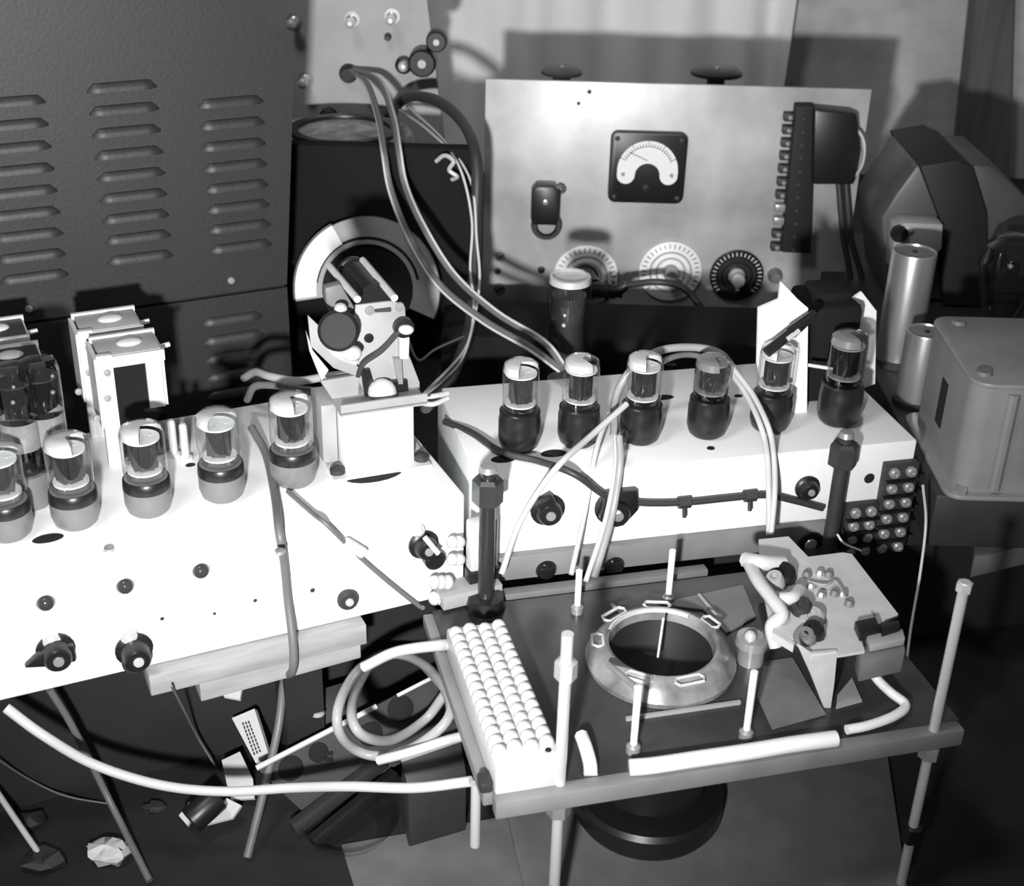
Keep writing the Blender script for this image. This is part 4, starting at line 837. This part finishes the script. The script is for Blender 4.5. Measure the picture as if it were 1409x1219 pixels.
# ================================================================== LONG CABLES
def bz_(u, v, y): return oy(u, v, y)
GC = [('cordg', .0052)]
top_in = oy(482, 98, PY-.012)
def strand(pts, dx, dy, k): return [oy(u+dx, v+dy, y-k) for u, v, y in pts]
LS = [(506, 116, 1.55), (522, 165, 1.42), (529, 210, 1.345), (538, 260, 1.325), (562, 322, 1.27), (604, 390, 1.23), (665, 440, 1.18), (730, 478, 1.13), (772, 508, 1.10)]
RS = [(520, 110, 1.55), (540, 160, 1.42), (548, 205, 1.345), (557, 255, 1.325), (582, 312, 1.27), (624, 378, 1.23), (682, 430, 1.18), (747, 470, 1.13), (776, 506, 1.10)]
cable('twin_cable', 'grey sleeved cable from the upper panel to the right tubes, left strand', [top_in]+strand(LS, 0, 0, 0), .0032, 'cordg')
cable('pale_wire', 'thin pale wire following the left strand of the twin cable', [top_in]+strand(LS, -3, 3, .005), .0014, 'wirel', 'wire')
cable('twin_cable', 'grey sleeved cable from the upper panel to the right tubes, right strand', [top_in+Vector((.004, 0, .002))]+strand(RS, 0, 0, 0), .0032, 'cordg')
cable('pale_wire', 'thin pale wire following the right strand of the twin cable', [top_in+Vector((.004, 0, .002))]+strand(RS, 3, -2, .005), .0014, 'wirel', 'wire')
cable('dark_hose', 'dark thick cable curving from upper panel down beside the aluminium panel', [oy(535, 160, 1.57), oy(560, 134, 1.54), oy(600, 138, 1.48), oy(636, 168, 1.42), oy(655, 215, 1.345), oy(655, 300, 1.32), oy(652, 380, 1.29), oy(646, 450, 1.24), oy(620, 520, 1.14), oy(585, 560, 1.05)], .0060, 'cordd')
cable('pale_wire', 'thin pale wire hanging beside the dark thick cable, left one', [oy(548, 150, 1.56), oy(590, 180, 1.43), oy(630, 225, 1.345), oy(649, 300, 1.312), oy(647, 370, 1.285), oy(652, 420, 1.25), oy(640, 480, 1.19), oy(580, 545, 1.04)], .0014, 'wirel', 'wire')
cable('pale_wire', 'thin pale wire hanging beside the dark thick cable, right one', [oy(560, 145, 1.55), oy(612, 195, 1.40), oy(648, 250, 1.335), oy(656, 330, 1.30), oy(660, 385, 1.275), oy(652, 440, 1.235), oy(632, 500, 1.16), oy(575, 552, 1.035)], .0014, 'wirel', 'wire')
cable('fine_wire', 'fine dark wire crossing from the relay towards the hanging cables', [oy(640, 462, 1.22), oy(600, 480, 1.15), oy(575, 495, 1.08), oy(556, 450, 1.0)], .0012, 'cordg', 'wire')
cable('white_lead', 'white lead leaving the relay tray to the right, upper one', [oy(574, 546, .985), oy(595, 545, .99), oy(616, 541, 1.0)], .0022, 'porcelain', 'wire')
cable('white_lead', 'white lead leaving the relay tray to the right, lower one', [oy(574, 553, .985), oy(595, 556, .99), oy(616, 548, 1.0)], .0022, 'porcelain', 'wire')
# vertical cord in front of left chassis
cable('grey_cable', 'grey cord hanging straight down across the left white chassis front', [oz(346, 588, .10), oz(366, 625, .094), oz(378, 680, .094), oz(384, 730, .095)]+[opl(u, v, O1, N1)+N1*.006 for u, v in ((388, 770), (393, 820))]+[opl(u, v, O1, N1)+N1*.018 for u, v in ((394, 870), (393, 905))]+[oz(391, 935, -.045), oz(383, 1000, -.08), oz(365, 1080, -.11), oz(340, 1180, -.145)], .0033, 'cordg', seg=10)
cable('thin_cable', 'thin pale cord slanting across the left chassis front to the platform', [oz(396, 676, .093), oz(430, 706, .093), oz(450, 722, .093)]+[f1(u, v)+N1*.004 for u, v in ((490, 760), (530, 795), (574, 830))]+[oz(582, 836, .0)], .0018, 'cordg', 'cord')
p = oz(466, 734, .094); p = f1(484, 748)+N1*.003; o = MB(basis(p, N1)).box((0, 0, .003), (.022, .009, .005), Matrix.Rotation(-.75, 3, 'Z')).build('resistor', 'whitem', bevel=.002); tag(o, 'small white resistor on the thin cord before the left chassis', 'resistor')
# black harness over right chassis
cable('black_harness', 'black knotted harness cable running along the right white chassis front', [oz(612, 580, .088), oz(650, 596, .092), oz(690, 622, .0945), oz(740, 634, .0945)]+[oz(790, 652, .0945)]+[f2(u, v)+N2*.006 for u, v in ((830, 676), (875, 686), (938, 686), (1000, 680), (1050, 676), (1090, 684), (1128, 694))], .0030, 'cordd')
for i, (u, v) in enumerate(((938, 686), (1028, 677))):
    p = f2(u, v)+N2*.006; mb = MB(); mb.tube([p-E2*.005, p+E2*.005], .0052, 8).tube([p, p+Vector((.001, -.002, -.013))], .0018, 6); o = mb.build('cord_knot', 'cordd'); tag(o, ['lacing knot on the black harness, left of the two', 'lacing knot on the black harness, right of the two'][i], 'knot', 'lacing knots')
# arch of cable over tubes
cable('grey_sleeve', 'grey sleeved cable arching over the right row of tubes', [oz(845, 600, .10), oy(848, 545, 1.03), oy(872, 505, 1.04), oy(910, 482, 1.05), oy(955, 478, 1.06), oy(990, 486, 1.06), oy(1010, 508, 1.05)], .0034, 'flex')
cable('grey_sleeve', 'second grey sleeved cable arching just below the first over the tubes', [oz(858, 606, .10), oy(868, 560, 1.03), oy(886, 520, 1.04), oy(915, 496, 1.05), oy(950, 488, 1.06), oy(1000, 500, 1.06)], .0026, 'cordg')
cable('white_lead', 'white pair lead falling over the chassis front near rear right rod, left strand', [oy(1002, 508, 1.05), oy(1028, 545, 1.02), oz(1048, 590, .115), oy(1056, 630, .985), oy(1058, 680, .965), oy(1058, 735, .955)], .0024, 'cordw', 'wire')
cable('white_lead', 'white pair lead falling over the chassis front near rear right rod, right strand', [oy(1008, 506, 1.05), oy(1036, 543, 1.02), oz(1058, 590, .115), oy(1065, 630, .985), oy(1066, 680, .965), oy(1061, 735, .952)], .0024, 'cordw', 'wire')
cable('white_strand', 'straight white strand slanting left from the third tube to the platform', [oz(862, 556, .13), oz(815, 598, .118), oz(762, 648, .108), oy(715, 720, .922), oy(690, 790, .90)], .0026, 'cordw', 'wire')
cable('white_strand', 'straight white strand dropping from the crossing to the platform rear', [oy(838, 570, 1.0), oy(820, 620, .965), oy(806, 700, .945), oy(786, 790, .90)], .0022, 'cordw', 'wire')
cable('white_strand', 'pale strand dropping nearly upright from the third tube to platform', [oy(848, 600, .97), oy(846, 650, .95), oy(832, 720, .935), oy(806, 800, .90)], .0022, 'cordw', 'wire')
cable('grey_strand', 'translucent grey strand beside the pale strands below the third tube', [oy(852, 600, .965), oy(853, 640, .95), oy(842, 710, .935), oy(818, 795, .90)], .003, 'flex', 'wire')
# plug on first dial + cord
p = oy(812, 395, 1.44); pg = thing('black_plug', 'black plug with ribbed boot in front of the left dial', 'plug', p)
MB().tube([oy(806, 380, 1.48), oy(815, 398, 1.45)], .013, 14, lambda t: .8+.2*t).build('plug_body', 'black', pg); MB().tube([oy(812, 398, 1.45), oy(850, 400, 1.43), oy(862, 392, 1.43)], .010, 12, lambda t: 1-.45*t).build('boot', 'black', pg)
for k in range(3): MB().tube([oy(832+10*k, 399, 1.437), oy(836+10*k, 399, 1.437)], .0115-.0012*k, 12).build('rib', 'film', pg)
cable('black_cable', 'black cord arching from the plug across the white middle dial', [oy(862, 392, 1.43), oy(905, 388, 1.42), oy(940, 396, 1.42), oy(965, 425, 1.41), oy(972, 450, 1.40)], .0040, 'cordd')
# thin drooping wire by right chassis
cable('fine_wire', 'fine pale wire drooping past the right end of the white chassis', [oz(1270, 668, .07), oy(1274, 720, .985), oy(1266, 790, .96), oy(1254, 860, .93), oy(1248, 905, .90)], .0012, 'wirel', 'wire')
cable('fine_wire', 'thin white wire curling at the foot of the rear right rod', [oy(1152, 735, .965), oy(1162, 748, .96), oy(1185, 758, .96)], .0010, 'wirel', 'wire')
